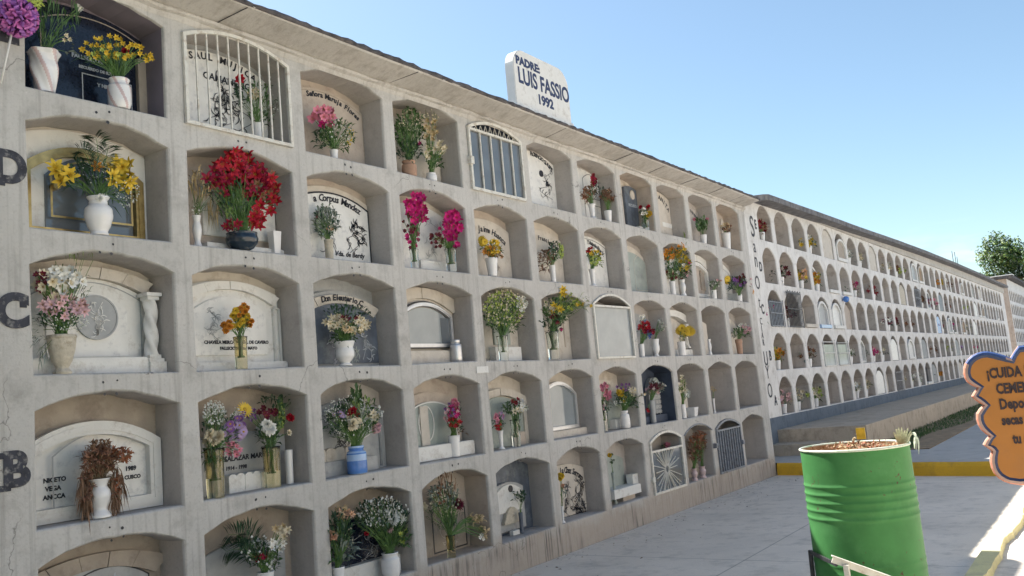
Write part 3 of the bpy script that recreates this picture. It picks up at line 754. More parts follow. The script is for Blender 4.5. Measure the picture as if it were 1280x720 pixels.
def prof_for(kind, w_, h):
    r = w_/2
    P = {'ribbed': [(.62,0),(.66,.03),(.60,.10),(.86,.30),(1.0,.52),(.94,.70),(.66,.80),(.62,.90),(.80,1.0),(.74,1.0),(.55,.9),(.6,.6)],
     'swirl': [(.62,0),(.60,.05),(.66,.2),(.78,.45),(.84,.6),(.80,.75),(.86,.9),(1.0,1.0),(.93,1.0),(.7,.85),(.6,.5)],
     'jar': [(.78,0),(.86,.05),(.98,.2),(1.0,.5),(.98,.74),(.80,.83),(.80,.90),(.90,.97),(.88,1.0),(.80,1.0),(.70,.9),(.7,.5)],
     'tulip': [(.62,0),(.64,.04),(.40,.12),(.62,.22),(.88,.38),(.90,.55),(.80,.75),(.92,.9),(1.0,1.0),(.93,1.0),(.7,.75),(.6,.4)],
     'urn': [(.62,0),(.66,.05),(.42,.16),(.70,.34),(.90,.60),(.98,.80),(1.0,.90),(1.06,.93),(1.0,1.0),(.92,1.0),(.8,.8),(.6,.4)],
     'cyl': [(.80,0),(.82,.02),(.84,.3),(.88,.7),(.96,.97),(1.0,1.0),(.92,1.0),(.8,.8),(.76,.4)],
     'cup': [(.66,0),(.68,.02),(.80,.4),(.93,.8),(1.0,1.0),(.93,1.0),(.8,.75),(.6,.3)],
     'slim': [(.9,0),(.95,.04),(.5,.14),(.55,.3),(.62,.55),(.62,.75),(.8,.92),(1.0,1.0),(.9,1.0),(.55,.8),(.45,.5)],
     'waist': [(.9,0),(.9,.05),(.55,.22),(.78,.40),(.92,.55),(.85,.68),(.62,.80),(.75,.92),(.92,1.0),(.84,1.0),(.55,.82),(.6,.5)],
     'bowl': [(.45,0),(.7,.12),(.95,.4),(1.0,.65),(.92,.9),(.96,1.0),(.9,1.0),(.85,.8),(.6,.3)],
     'pot': [(.72,0),(.74,.02),(.90,.7),(.90,.72),(1.0,.74),(1.0,1.0),(.92,1.0),(.85,.7),(.7,.3)],
     'bottle': [(.86,0),(1.0,.03),(1.0,.70),(.95,.78),(.70,.84),(.70,.86),(.78,.90),(.80,1.0),(.72,1.0),(.62,.85),(.9,.6)]}[kind]
    return [(a*r, b*h) for a, b in P]
GR = 'flower vases set in the niches of the near wall'
def vase_mesh(kind, base, w_, h, mats, root):
    g = MB(); mod = None
    if kind == 'ribbed': mod = lambda i, a, z: .02*sin(z/h*60)
    if kind == 'swirl': mod = lambda i, a, z: .07*sin(5*a+z/h*7)
    if kind == 'urn': mod = lambda i, a, z: .04*sin(9*a)
    prof = prof_for(kind, w_, h)
    kk = 8 if kind in ('swirl','jar') and w_ > .06 else 3
    fine = []
    for i in range(len(prof)-1):
        for j in range(kk): t = j/kk; fine.append((prof[i][0]+(prof[i+1][0]-prof[i][0])*t, prof[i][1]+(prof[i+1][1]-prof[i][1])*t))
    fine.append(prof[-1])
    if kind == 'square': pass
    g.lathe(fine, base, (72 if kk == 8 else 28) if w_ > .05 else 14, 0, mod, True)
    n = (72 if kk == 8 else 28) if w_ > .05 else 14
    g.add([(base[0]+prof[0][0]*cos(2*pi*j/n), base[1]+prof[0][0]*sin(2*pi*j/n), base[2]) for j in range(n)], [tuple(range(n-1,-1,-1))])
    return g
def leaf(g, p, d, L_, W_, mi=0, droop=.3):
    d = d.normalized(); s_ = d.cross(Vector((0,0,1)))
    if s_.length < .1: s_ = Vector((0,1,0))
    s_.normalize(); s_ = (s_+Vector((U(-.5,.5),U(-.5,.5),U(-.5,.5)))).normalized()
    q0 = p; q1 = p+d*L_*.5+Vector((0,0,.06*L_)); q2 = p+d*L_-Vector((0,0,droop*L_))
    g.add([q0, q1-s_*W_/2, q1+s_*W_/2, q2], [(0,1,2),(1,3,2)], mi)
def V(px, w_, top, row, kind, mat, label, fl=(), lv=(), xd=-.075, base_py=None, X=0, zsill=None, where=None, name='flower_vase', cat='flower vase', grp=GR, stripes=None, stemmat=None, nostem=False, z_=None):
    """one vase with its flowers. fl: (type, colour, cx, cy, rx, ry, n, size_px); lv: (style, cx, cy, rx, ry, n, size_px); pixels of the photo give directions to points on the plane x = X+xd"""
    zs_ = zsill if zsill is not None else SILL+RP*row
    B = onx(px, base_py or top, X+xd)
    base = Vector((X+xd, B.y, zs_+.001)); sc = mpp(base); ww = w_*sc
    topz = onx(px, top, X+xd).z; h = max(topz-base.z, .04)
    lab = label+((', '+where) if where else '')
    root = empty(name, lab, cat, grp, base); loc = root.location
    if kind == 'square':
        g = MB(); n = 4; a_ = [pi/4+k*pi/2 for k in range(4)]
        for (r0, z0, r1, z1) in ((.36,0,.52,h),):
            vs = [(base.x+ww*r0*1.3*cos(a), base.y+ww*r0*1.3*sin(a), base.z+z0) for a in a_]+[(base.x+ww*r1*1.3*cos(a), base.y+ww*r1*1.3*sin(a), base.z+z1) for a in a_]
            vi = [(base.x+ww*(r1-.06)*1.3*cos(a), base.y+ww*(r1-.06)*1.3*sin(a), base.z+z1) for a in a_]+[(base.x+ww*(r0)*1.1*cos(a), base.y+ww*(r0)*1.1*sin(a), base.z+.3*h) for a in a_]
            g.add(vs+vi, [(0,3,2,1)]+[(i,(i+1)%4,4+(i+1)%4,4+i) for i in range(4)]+[(4+i,4+(i+1)%4,8+(i+1)%4,8+i) for i in range(4)]+[(8+i,8+(i+1)%4,12+(i+1)%4,12+i) for i in range(4)])
    else: g = vase_mesh(kind, base, ww, h, mat, root)
    mats = [mat]
    if stripes:
        mats = [mat, stripes[0]]; nn = 1
        for fi, f in enumerate(g.f):
            zc = sum(g.v[i][2] for i in f)/len(f)-base.z; ang = math.atan2(sum(g.v[i][1] for i in f)/len(f)-base.y, sum(g.v[i][0] for i in f)/len(f)-base.x)
            if stripes[1] == 'h' and sin(zc/h*34) > .35: g.m[fi] = 1
            if stripes[1] == 's' and sin(5*ang+zc/h*7) > .72: g.m[fi] = 1
    sub(g, loc).build('vase', mats, root)
    mouth = base+Vector((0,0,h*.97)); inner = base+Vector((0,0,h*.35))
    stems = MB(); lvs = {}; dots = {}
    toc = (CAMP-mouth).normalized()
    for f in fl:
        ty, co, cx, cy, rx, ry, n, sp = f[:8]
        xo = f[8] if len(f) > 8 else 0
        if ty == 'dots':
            g = MB()
            for i in range(n):
                a = U(0,2*pi); rr = math.sqrt(rnd.random()); P = onx(cx+rx*rr*cos(a), cy+ry*rr*sin(a), X+xd+xo+U(-.07,.05)); s_ = sp*mpp(P)*U(.6,1.3)/2
                g.add([P+Vector(v)*s_ for v in ((1,0,0),(-1,0,0),(0,1,0),(0,-1,0),(0,0,1),(0,0,-1))], [(0,2,4),(2,1,4),(1,3,4),(3,0,4),(2,0,5),(1,2,5),(3,1,5),(0,3,5)])
                if i % 3 == 0:
                    q = mouth.lerp(P, U(.45,.8))+Vector((U(-.01,.01),U(-.015,.015),U(-.01,.02))); stems.tube([q, (q+P)/2+Vector((0,U(-.008,.008),0)), P], .0008+.0002*s_, 3)
                if i % 9 == 0: stems.tube([mouth, mouth.lerp(P,.5)+Vector((0,0,.02)), P], .0014, 3)
            o = sub(g, loc).build('small_blossoms', PET[co], root); o['kind'] = 'stuff'
            continue
        me = blossom(ty, co); k = 0
        if n > 1: n = int(n*1.35+.5); sp = sp*1.12
        if ty == 'spike' : pass
        pts = []
        for i in range(n):      # spread blossoms evenly
            best = None
            for t in range(6):
                a = U(0,2*pi); rr = math.sqrt(rnd.random()); c_ = (cx+rx*rr*cos(a), cy+ry*rr*sin(a)); dm = min([((c_[0]-q[0])**2+(c_[1]-q[1])**2) for q in pts], default=1e9)
                if best is None or dm > best[0]: best = (dm, c_)
            pts.append(best[1])
        if n == 1: pts = [(cx, cy)]
        for (qx, qy) in pts:
            P = onx(qx, qy, X+xd+xo+(0 if n == 1 else U(-.05,.06))); s_ = sp*mpp(P)/2*U(.85,1.15)
            o = link('blossom', me, root, P-loc); nd = (toc+Vector((U(-.5,.5),U(-.7,.7),U(-.4,.6)))).normalized()
            if ty == 'dry': nd = Vector((U(-.6,.8),U(-.8,.8),U(-.2,1))).normalized()
            o.rotation_euler = (nd.to_track_quat('Z','Y') @ Matrix.Rotation(U(0,6.28),3,'Z').to_quaternion()).to_euler(); o.scale = (s_,)*3
            if not nostem:
                mid = mouth.lerp(P,.5)+Vector((0,0,.12*(P-mouth).length)); st = mouth+Vector((U(-1,1),U(-1,1),0))*ww*.2
                low = inner+Vector((U(-1,1),U(-1,1),0))*ww*.15
                stems.tube([low, st, mid, P-nd*s_*.1], .0022 if ww > .06 else .0016, 4)
    for l in lv:
        sty, cx, cy, rx, ry, n, sp = l[:7]
        if sty.startswith('frond'):
            co = sty[5:] or 'd'; g = lvs.setdefault(co, MB()); P = onx(cx, cy, X+xd-.02+(l[7] if len(l) > 7 else 0)); bend = Vector((.02,0,.05))
            path = smooth_path([mouth, mouth.lerp(P,.4)+bend, mouth.lerp(P,.75)+bend, P], 8); stems.tube(path, .003, 4, 0, .001)
            for i in range(4, len(path)-1):
                d = (path[i+1]-path[i]).normalized(); s_ = d.cross(toc).normalized(); t = i/len(path); ln = sp*mpp(P)*(.45+.55*sin(pi*min(1,t*.95+.05)))
                for sg in (-1,1):
                    for e in (0,.5): leaf(g, path[i].lerp(path[i+1], e), s_*sg+d*.75+toc*U(-.2,.3), ln*U(.85,1.1), ln*.10, 0, .12)
            continue
        co = sty[0]; g = lvs.setdefault(co, MB()); n = int(n*1.25); sp = sp*1.15
        for i in range(n):
            a = U(0,2*pi); rr = rnd.random()**.45; P = onx(cx+rx*rr*cos(a), cy+ry*rr*sin(a), X+xd+(l[7] if len(l) > 7 else 0)+U(-.09,.06)); s_ = sp*mpp(P)
            d = (P-mouth).normalized()+Vector((U(-.8,.8),U(-.8,.8),U(-.5,.8)))
            if 'v' in sty: d = Vector((U(-.25,.25),U(-.3,.3),1))
            if 'h' in sty: d = Vector((U(-.4,.4),U(-.5,.5),-1))
            leaf(g, P, d, s_*U(.6,1.4), s_*(.10 if 'n' in sty else .30)*U(.7,1.3))
            if i % 7 == 0: stems.tube([mouth+Vector((U(-1,1),U(-1,1),0))*ww*.2, mouth.lerp(P,.5)+Vector((0,0,.02)), P], .0014, 3)
    if stems.v: sub(stems, loc).build('stems', stemmat or M_STEM, root)
    for co, g in lvs.items(): sub(g, loc).build('leaves', LEAF[co], root)
    return root

# ------------------------------------------------------------------ headstones of the near wall
Mb, Mi, Mg = M_MARB, M_INK, M_INKG
H(0,4,'black granite slab with pale engraved lines', ('slab',.03,.72,0,.46,.09,.03,M_BLACK), ('line',.06,.69,.03,.43,.08,.006,.031,M_TAN),
  ('text','FALLECIO EL',.34,.25,.035,.032,M_WINK), ('text','RECUERDO DE SUS HIJOS',.42,.19,.024,.032,M_WINK), ('line',.30,.62,.04,.155,.0,.006,.031,M_WINK), ('text','Y NIETOS',.46,.10,.03,.032,M_WINK), ('box',.715,.725,0,.42,.0,.06,M_TAN,'side_strip'))
H(1,4,'white marble with dark engraved roses behind white bars', ('slab',.02,.74,0,.44,.10,.03,Mb), ('arc','SAUL MUJICA',.36,.47,.7,.085,.033,Mi,.52), ('text','CAMANEÑO',.32,.36,.07,.033,Mi,.1),
  ('vine',.03,.06,.30,.30,.034,5,Mi,.012), ('vine',.28,.04,.30,.34,.034,9,Mi,.012), ('vine',.15,.02,.3,.2,.034,14,Mg,.012))
H(2,4,'peach slab with arched rim and hand painted name', ('slab',.02,.66,0,.42,.10,.03,M_PEACH), ('line',.04,.64,.02,.40,.10,.006,.031,M_TAN), ('arc','Señora Maruja Flores',.33,.44,.6,.075,.033,Mi,.56))
H(3,4,'pale peach slab mostly hidden by a green bush', ('slab',.04,.70,0,.40,.10,.02,M_CREAM), ('line',.06,.68,.02,.38,.10,.006,.022,M_TAN))
H(5,4,'white slab with black name arc and ink figures', ('slab',.0,.60,0,.50,.08,.03,Mb), ('arc','FLORENCIO QUISPE',.30,.50,.55,.075,.033,Mi,.50), ('vine',.08,.08,.42,.30,.034,21,Mi,.010), ('disc',.20,.34,.035,.035,Mi))
H(6,4,'white slab with grey ruled lines', ('slab',.02,.62,0,.46,.08,.03,Mb), ('line',.05,.59,.05,.43,.07,.008,.031,Mg), ('box',.1,.5,.30,.306,.03,.033,Mg,'border_line'), ('box',.1,.5,.22,.226,.03,.033,Mg,'border_line'))
H(7,4,'dark slate slab with a small oval portrait', ('slab',.05,.48,.02,.50,.03,.03,M_SLATE), ('disc',.25,.40,.06,.036,M_CREAM), ('text','RECUERDO',.26,.26,.05,.032,M_WINK), ('box',.14,.40,.0,.06,.05,.14,Mb,'white_block'))
H(8,4,'cream slab with bold black name along its arch', ('slab',.0,.42,0,.48,.08,.03,M_CREAM), ('arc','ANITA',.20,.46,.4,.11,.033,Mi,.34), ('box',.04,.36,.18,.24,.03,.033,Mb,'name_strip'))
H(9,4,'smoky slab with faint name arc', ('slab',.0,.56,0,.44,.08,.02,M_REC2), ('arc','JUAN PEREZ',.28,.42,.5,.07,.023,Mg,.42))
H(10,4,'plain beige rough slab', ('slab',.02,.70,0,.44,.10,.02,M_PEACH), ('slab',.08,.5,0,.34,.10,.035,M_CREAM))
# second row
H(0,3,'golden arched cabinet door with grey glass and key ring', ('slab',.0,.80,0,.52,.085,.012,M_WHITE), ('frame',.015,.66,.0,.34,.15,.055,.012,.055,M_GOLD), ('pane',.07,.60,.045,.31,.13,.012,.022,M_DGLASS), ('line',.085,.585,.06,.30,.12,.012,.05,M_GOLD), ('disc',.115,.24,.022,.07,M_GOLD))
H(1,3,'white marble shaped like an open book', ('slab',.02,.72,.0,.44,.10,.03,M_PEACH), ('slab',.06,.40,.06,.40,.06,.05,Mb), ('slab',.41,.70,.06,.40,.06,.05,Mb), ('ledge',.03,.72,0,.05,.12,M_WHITE), ('vine',.1,.1,.25,.25,.053,33,Mg))
H(2,3,'marble slab with black rim, gothic name and ink roses', ('slab',.0,.66,0,.46,.10,.02,M_CREAM), ('slab',.02,.60,.0,.40,.10,.034,Mb), ('line',.01,.60,.0,.41,.10,.012,.035,Mi), ('arc','a Corpus Mendez',.30,.43,.62,.095,.037,Mi,.47), ('vine',.30,.05,.26,.24,.037,41,Mi,.011), ('vine',.06,.05,.22,.30,.037,43,Mg,.012), ('vine',.38,.12,.18,.16,.037,44,Mi,.009), ('text','Vda. de Berdy',.36,.035,.055,.037,Mi,.2))
H(3,3,'plain white slab with faint grey lilies', ('slab',.03,.66,0,.46,.09,.03,Mb), ('vine',.2,.1,.35,.32,.033,51,M_GREY), ('ledge',.10,.60,0,.10,.10,M_WHITE))
H(4,3,'cream slab with black gothic first name', ('slab',.0,.52,0,.44,.09,.03,M_CREAM), ('arc','Jaime Huanca',.26,.40,.5,.10,.033,Mi,.42), ('vine',.05,.03,.3,.2,.033,53,M_TAN))
H(5,3,'cream slab with thin black script', ('slab',.0,.50,0,.44,.09,.03,M_CREAM), ('arc','Francisca R.',.24,.41,.5,.08,.033,Mi,.40))
H(6,3,'white slab with an arc of tiny black letters', ('slab',.0,.52,0,.48,.08,.03,Mb), ('arc','Y Antonio Rios V.',.26,.46,.5,.085,.033,Mi,.46), ('line',.02,.5,.02,.45,.08,.006,.031,Mg))
H(7,3,'pale green arched panel with cream rim', ('slab',.0,.50,0,.42,.12,.03,M_CREAM), ('slab',.03,.42,.03,.36,.10,.045,M_GREEN_ST), ('line',.06,.40,.05,.34,.09,.005,.046,M_CREAM), ('vine',.08,.06,.26,.2,.047,55,M_GREY))
H(8,3,'white slab hidden behind orange bouquet', ('slab',.0,.6,0,.44,.09,.03,Mb))
H(9,3,'round white double arch around a brown photograph', ('segs',.0,.62,.40,.10,.10,5,.06,M_WHITE), ('slab',.0,.72,0,.40,.12,.012,M_PEACH), ('frame',.04,.54,.04,.36,.12,.05,.0,.07,M_WHITE), ('slab',.10,.48,.10,.33,.10,.03,M_TAN), ('ledge',.04,.50,.0,.05,.16,M_WHITE))
H(10,3,'white arched slab with cream edge and box shelf', ('slab',.0,.56,0,.42,.13,.03,M_WHITE), ('line',.04,.46,.08,.36,.11,.008,.032,M_GREY), ('ledge',.05,.62,0,.13,.17,M_WHITE))
# middle row
H(0,2,'white arched slab with round medallion and twisted column', ('segs',.0,.64,.46,.08,.07,5,.05,M_CREAM), ('slab',.0,.66,0,.44,.10,.02,M_WHITE), ('line',.03,.63,.05,.42,.10,.006,.022,M_GREY), ('slab',.05,.54,.08,.36,.10,.026,M_MARB), ('disc',.34,.31,.13,.04,M_GREY), ('vine',.25,.2,.17,.2,.046,61,M_MARB), ('column',.67,.10,.44,.038,M_WHITE), ('box',.60,.74,.0,.065,.001,.15,M_WHITE,'column_base'), ('ledge',.0,.60,0,.09,.13,M_WHITE))
H(1,2,'white marble slab with relief lily and black names', ('slab',.0,.72,0,.50,.08,.02,M_WHITE), ('line',.02,.68,.03,.46,.09,.006,.021,M_GREY), ('segs',.0,.60,.42,.10,.06,4,.05,M_WHITE), ('slab',.03,.54,.08,.37,.10,.034,Mb), ('text','CHAVELA MERCADO Vda. DE CAVERO',.29,.165,.030,.0355,Mi), ('text','FALLECIO EL 9 DE MAYO',.30,.125,.027,.0355,Mi), ('vine',.04,.18,.2,.2,.0355,63,M_GREY,.005), ('frame',.60,.67,.05,.40,.01,.01,.02,.04,M_WHITE), ('vine',.605,.08,.06,.22,.03,65,M_TAN,.007), ('ledge',.0,.72,0,.05,.09,M_WHITE))
H(2,2,'slate slab with a pale lettered banner and scrolls', ('slab',.0,.66,0,.44,.12,.03,M_GREY), ('slab',.03,.60,.03,.36,.12,.04,M_SLATE), ('segs',.04,.56,.36,.10,.07,5,.055,M_CREAM), ('arc','Don Eleuterio C.',.28,.47,.62,.08,.062,Mi,.42), ('vine',.05,.03,.24,.3,.043,71,M_WINK,.012), ('vine',.34,.03,.22,.28,.043,73,M_WINK,.012), ('vine',.2,.02,.2,.3,.043,75,M_GREEN_ST,.014))
H(3,2,'cream arch with a silver framed window', ('segs',.0,.60,.42,.12,.10,4,.04,M_CREAM), ('slab',.0,.66,0,.42,.12,.02,M_CREAM), ('frame',.0,.50,.12,.38,.12,.030,.02,.07,M_CHROME), ('line',-.0,.512,.11,.39,.125,.012,.05,M_DMET), ('pane',.03,.47,.15,.35,.11,.02,.045,M_PGLASS), ('box',.36,.47,.15,.40,.046,.048,M_DGLASS,'dark_reflection_panel'), ('ledge',.0,.52,.0,.11,.09,M_CREAM))
H(4,2,'pale slab behind a large yellow green bush', ('slab',.0,.56,0,.42,.11,.03,M_CREAM), ('box',.03,.45,.0,.14,.03,.10,M_WHITE,'block'), ('slab',.10,.36,.14,.36,.1,.05,M_GREEN_ST))
H(5,2,'cream slab with a narrow dark groove', ('slab',.0,.58,0,.44,.10,.03,M_CREAM), ('box',.34,.36,.14,.5,.03,.034,M_TAN,'groove'))
H(7,2,'grey slab with little blue painted figures', ('slab',.0,.44,0,.44,.08,.02,M_GREY), ('vine',.02,.25,.3,.2,.024,81,M_CERB,.012))
H(8,2,'white scrolled pediment on thin columns', ('segs',.0,.36,.42,.08,.09,3,.08,M_WHITE), ('slab',.0,.30,0,.40,.08,.02,M_CREAM), ('column',.27,.14,.38,.022,M_WHITE), ('ledge',.0,.34,0,.08,.12,M_WHITE))
H(9,2,'white figurine slab at the left edge', ('slab',.0,.10,.0,.42,.04,.03,M_CREAM))
H(10,2,'pale round headed slab in an otherwise bare niche', ('slab',.0,.36,0,.40,.14,.03,M_CREAM))
# fourth row
H(0,1,'white arched frame around a stained marble plate with short dark lettering', ('slab',.0,.70,.03,.36,.13,.015,M_MARB), ('frame',.0,.72,.0,.40,.13,.075,.014,.06,M_WHITE), ('line',.055,.665,.055,.355,.12,.008,.05,M_GREY), ('text','NICETO',.085,.23,.034,.018,Mi), ('text','VEGA',.075,.185,.034,.018,Mi), ('text','ANCCA',.08,.14,.034,.018,Mi), ('text','1989',.53,.24,.035,.018,Mi), ('text','CUSCO',.54,.19,.03,.018,Mi), ('box',-.10,-.065,.02,.20,.06,.11,M_WHITE,'small_pilaster'))
H(1,1,'white slab with painted surname and scalloped rail', ('slab',.0,.66,0,.34,.05,.02,M_GREY), ('text','VDA. SALAZAR MARTEL',.28,.22,.046,.022,Mi,.1), ('text','1914 - 1998',.24,.16,.034,.022,Mi,.1), ('scallop',.12,.50,.0,.12,.05,.10,M_WHITE))
H(2,1,'grey marble slab with black ink roses and pale rail', ('slab',.0,.64,0,.44,.10,.03,M_GREY), ('frame',.0,.56,.0,.40,.10,.02,.03,.045,M_GREY), ('arc','Rosa Maria',.22,.42,.5,.09,.033,Mi,.32), ('vine',.02,.1,.3,.32,.033,91,Mi,.012), ('vine',.10,.05,.4,.3,.033,93,Mb,.012), ('scallop',.02,.34,.10,.20,.03,.06,M_CREAM), ('ledge',.0,.44,0,.10,.10,M_GREY))
H(3,1,'pale green slab with an oval rim and white shelf', ('slab',.0,.62,0,.46,.10,.02,M_PEACH), ('slab',.0,.48,.10,.38,.10,.035,M_GREEN_ST), ('line',.0,.48,.10,.38,.10,.012,.037,M_WHITE), ('oval',.08,.30,.10,.15,.036,M_WHITE), ('box',.0,.10,.12,.44,.036,.05,M_CREAM,'panel'), ('ledge',.0,.56,0,.11,.15,M_WHITE))
H(4,1,'grey green slab under a broken cream moulding', ('slab',.0,.60,0,.46,.09,.02,M_CREAM), ('slab',.0,.48,.0,.34,.13,.035,M_GREEN_ST), ('segs',.0,.50,.36,.12,.07,4,.06,M_CREAM), ('disc',.16,.33,.03,.04,M_WHITE), ('box',.50,.56,.0,.46,.02,.05,M_CREAM,'pilaster'), ('box',.26,.42,.0,.12,.04,.08,M_PEACH,'block'))
H(5,1,'cream lined arch with a chrome framed window', ('slab',.0,.62,0,.46,.10,.02,M_CREAM), ('frame',.0,.40,.08,.44,.13,.035,.02,.08,M_CHROME), ('pane',.0,.37,.11,.42,.12,.02,.05,M_PGLASS), ('ledge',.0,.52,0,.07,.12,M_CREAM))
H(6,1,'cream slab with grey lily drawing and white shelf', ('slab',.0,.54,0,.46,.10,.03,M_CREAM), ('slab',.06,.50,.02,.34,.08,.045,M_GREEN_ST), ('vine',.02,.30,.2,.2,.047,103,M_TAN,.01), ('ledge',.08,.50,.0,.10,.12,M_WHITE))
H(7,1,'grey headstone with white lines on navy lining', ('slab',.08,.54,.10,.42,.12,.05,M_GREY), ('slab',.14,.50,.34,.46,.08,.07,M_GREEN_ST), ('text','RECUERDO',.32,.30,.06,.053,M_WHITE), ('text','DE SU',.32,.24,.05,.053,M_WHITE), ('text','ESPOSA',.32,.18,.05,.053,M_WHITE), ('text','E HIJOS',.32,.12,.05,.053,M_WHITE), ('ledge',.0,.72,0,.08,.12,M_NAVY))
H(8,1,'pale slab strip at the left side of a bare niche', ('slab',.0,.20,.0,.40,.06,.03,M_CREAM))
# bottom row
H(0,0,'bluish slab with yellow flower relief in a tan block arch', ('segs',.0,.66,.44,.09,.09,5,.03,M_TAN), ('slab',.0,.62,0,.44,.10,.02,M_GREY), ('line',.10,.62,.02,.44,.09,.008,.021,M_DMET), ('disc',.20,.42,.06,.035,M_PALE), ('vine',.3,.2,.28,.26,.023,111,M_WINK,.01))
H(1,0,'smooth blue grey slab behind palm leaves', ('slab',.0,.60,0,.42,.08,.02,M_GREY))
H(2,0,'black slab above a white panelled planter', ('slab',.02,.66,0,.42,.06,.02,M_BLACK), ('line',.05,.63,.1,.40,.05,.006,.021,M_GREY), ('vine',.1,.1,.4,.26,.023,113,M_GREY,.01), ('ledge',.0,.62,0,.12,.10,M_WHITE))
H(3,0,'brown clay slab with a dark arched wire hoop', ('slab',.0,.58,0,.42,.08,.015,M_TAN), ('line',.08,.52,.02,.38,.10,.012,.016,M_DMET), ('vine',.1,.1,.4,.3,.018,115,M_CREAM,.01))
H(4,0,'curved grey white slab with wicker fan on slate lining', ('slab',.0,.36,.03,.44,.06,.04,M_GREY), ('slab',.0,.30,.2,.42,.06,.055,M_WHITE), ('disc',.13,.44,.03,.06,M_DMET), ('slab',.02,.24,.10,.16,.12,.08,M_STONEP), ('box',.03,.13,.0,.04,.08,.12,M_WHITE,'small_plaque'))
H(5,0,'cream slab with black gothic name and pencil roses', ('slab',.0,.58,0,.48,.07,.03,M_CREAM), ('vine',.02,.02,.16,.34,.034,221,Mi,.008), ('vine',.3,.02,.14,.2,.034,227,Mi,.008), ('arc','La Chez Serrano',.27,.46,.55,.11,.033,Mi,.48), ('vine',.12,.02,.34,.34,.034,121,Mi,.008), ('vine',.22,.02,.26,.34,.034,123,Mi,.008), ('vine',.1,.02,.4,.1,.034,127,Mi,.009))
H(6,0,'pale slab with leaning green stem and white step', ('slab',.0,.34,0,.48,.06,.02,M_GREEN_ST), ('ledge',.0,.36,.06,.15,.20,M_WHITE), ('box',.30,.44,.08,.26,.06,.14,M_WHITE,'small_tablet'), ('box',.02,.3,.0,.055,.05,.15,M_PEACH,'block'))
H(8,0,'brown stained slab behind dried flowers', ('slab',.0,.6,0,.44,.08,.02,M_TAN))

# ------------------------------------------------------------------ gates (parts of the wall)
def gate(c, r, mt, nb, x=.012, label=None, arched=True, extra=None, w_=.026, ri=RISE+.01, panel=None, midbar=None, pad=.012, barw=.010):
    ya, yb = cols[c]; z = SILL+RP*r; g = MB()
    A = arch(ya-pad, yb+pad, z-pad, z+SPR, ri, 14) if arched else [(ya-pad,z-pad),(yb+pad,z-pad),(yb+pad,z+SPR+.02),(ya-pad,z+SPR+.02)]
    B = offs(A, -w_); g.ring(A, B, x-.010, x+.012)
    for i in range(1, nb+1):
        y = ya+(yb-ya)*i/(nb+1); u = abs(2*i/(nb+1)-1)
        zt_ = z+SPR+((ri)*(1-u*u) if arched else .02)-.01
        if midbar: zt_ = z+midbar
        g.bar((x,y,z), (x,y,zt_), barw, barw, 0, Vector((0,1,0)))
    if midbar: g.bar((x+.003,ya,z+midbar), (x+.003,yb,z+midbar), .022, .022)
    if extra: extra(g, ya, yb, z, x)
    o = g.build('gate', mt, W1)
    if label: o['label'] = label
    if panel:
        g = MB(); P = arch(ya+.012, yb-.012, z+.01, z+SPR-.01, ri-.01, 14) if arched else [(ya+.01,z+.01),(yb-.01,z+.01),(yb-.01,z+SPR),(ya+.01,z+SPR)]
        if midbar: P = [(ya+.012,z+.01),(yb-.012,z+.01),(yb-.012,z+midbar-.01),(ya+.012,z+midbar-.01)]
        g.prism(P, x-.016, x-.012); g.build('pane', panel, o)
    return o
gate(1,4,M_WMET,9,label='white arched gate with nine thin upright bars', w_=.022)
def fil(g, ya, yb, z, x):      # filigree in the arch
    for i in range(9):
        yc = ya+.12+(yb-ya-.24)*i/8; u = (yc-(ya+yb)/2)/((yb-ya)/2); h = (RISE+.02)*(1-u*u)
        g.tube([(x,yc-.03,z+.565),(x,yc,z+.565+h*.7),(x,yc+.03,z+.565)], .005, 4)
    g.box((x-.02,ya-.03,z+.22),(x+.03,ya+.015,z+.29))
o = gate(4,4,M_WMET,4,label='white gate with five glazed upright panels and a side lock', midbar=.56, panel=M_DGLASS, extra=fil, barw=.014)
gate(6,2,M_WMET,0,label='white framed flat glass door with an open arched top', midbar=.56, panel=M_PGLASS, w_=.022, ri=RISE+.03)
def sunb(g, ya, yb, z, x):
    cy, cz = (ya+yb)/2-.04, z+.24
    for i in range(26):
        a = i*2*pi/26+U(-.05,.05); l = U(.24,.42); y1 = min(max(cy+l*cos(a), ya), yb); z1 = min(max(cz+l*sin(a), z), z+.46)
        g.bar((x-.004,cy+.04*cos(a),cz+.04*sin(a)), (x-.004,y1,z1), .012, .007)
    g.box((x-.01,ya-.05,z+.14),(x+.02,ya+.01,z+.19))
gate(7,0,M_WMET,0,label='pale gate with a sunburst of rods over grey glass', midbar=.47, panel=M_DGLASS, extra=sunb)
def lock(g, ya, yb, z, x): g.box((x-.02,yb-.02,z+.30),(x+.035,yb+.04,z+.36))
gate(9,0,M_GMET,9,label='dark grey barred gate with a right hand lock', midbar=.55, panel=M_SLATE, extra=lock, barw=.022)
g = MB(); A = arch(cols[8][0]-.02, cols[8][1]+.02, SILL-.01, SILL+SPR, RISE+.02, 14); A = A[2:]; B = [(a*.999+.001*9, b-.014) for a, b in A]
g.ring(A, [(a, b-.014) for a, b in A], .0, .012, closed=False); g.box((0,cols[8][1]+.005,SILL+.34),(.05,cols[8][1]+.05,SILL+.40))
g.build('hinge_rail', M_GMET, W1)
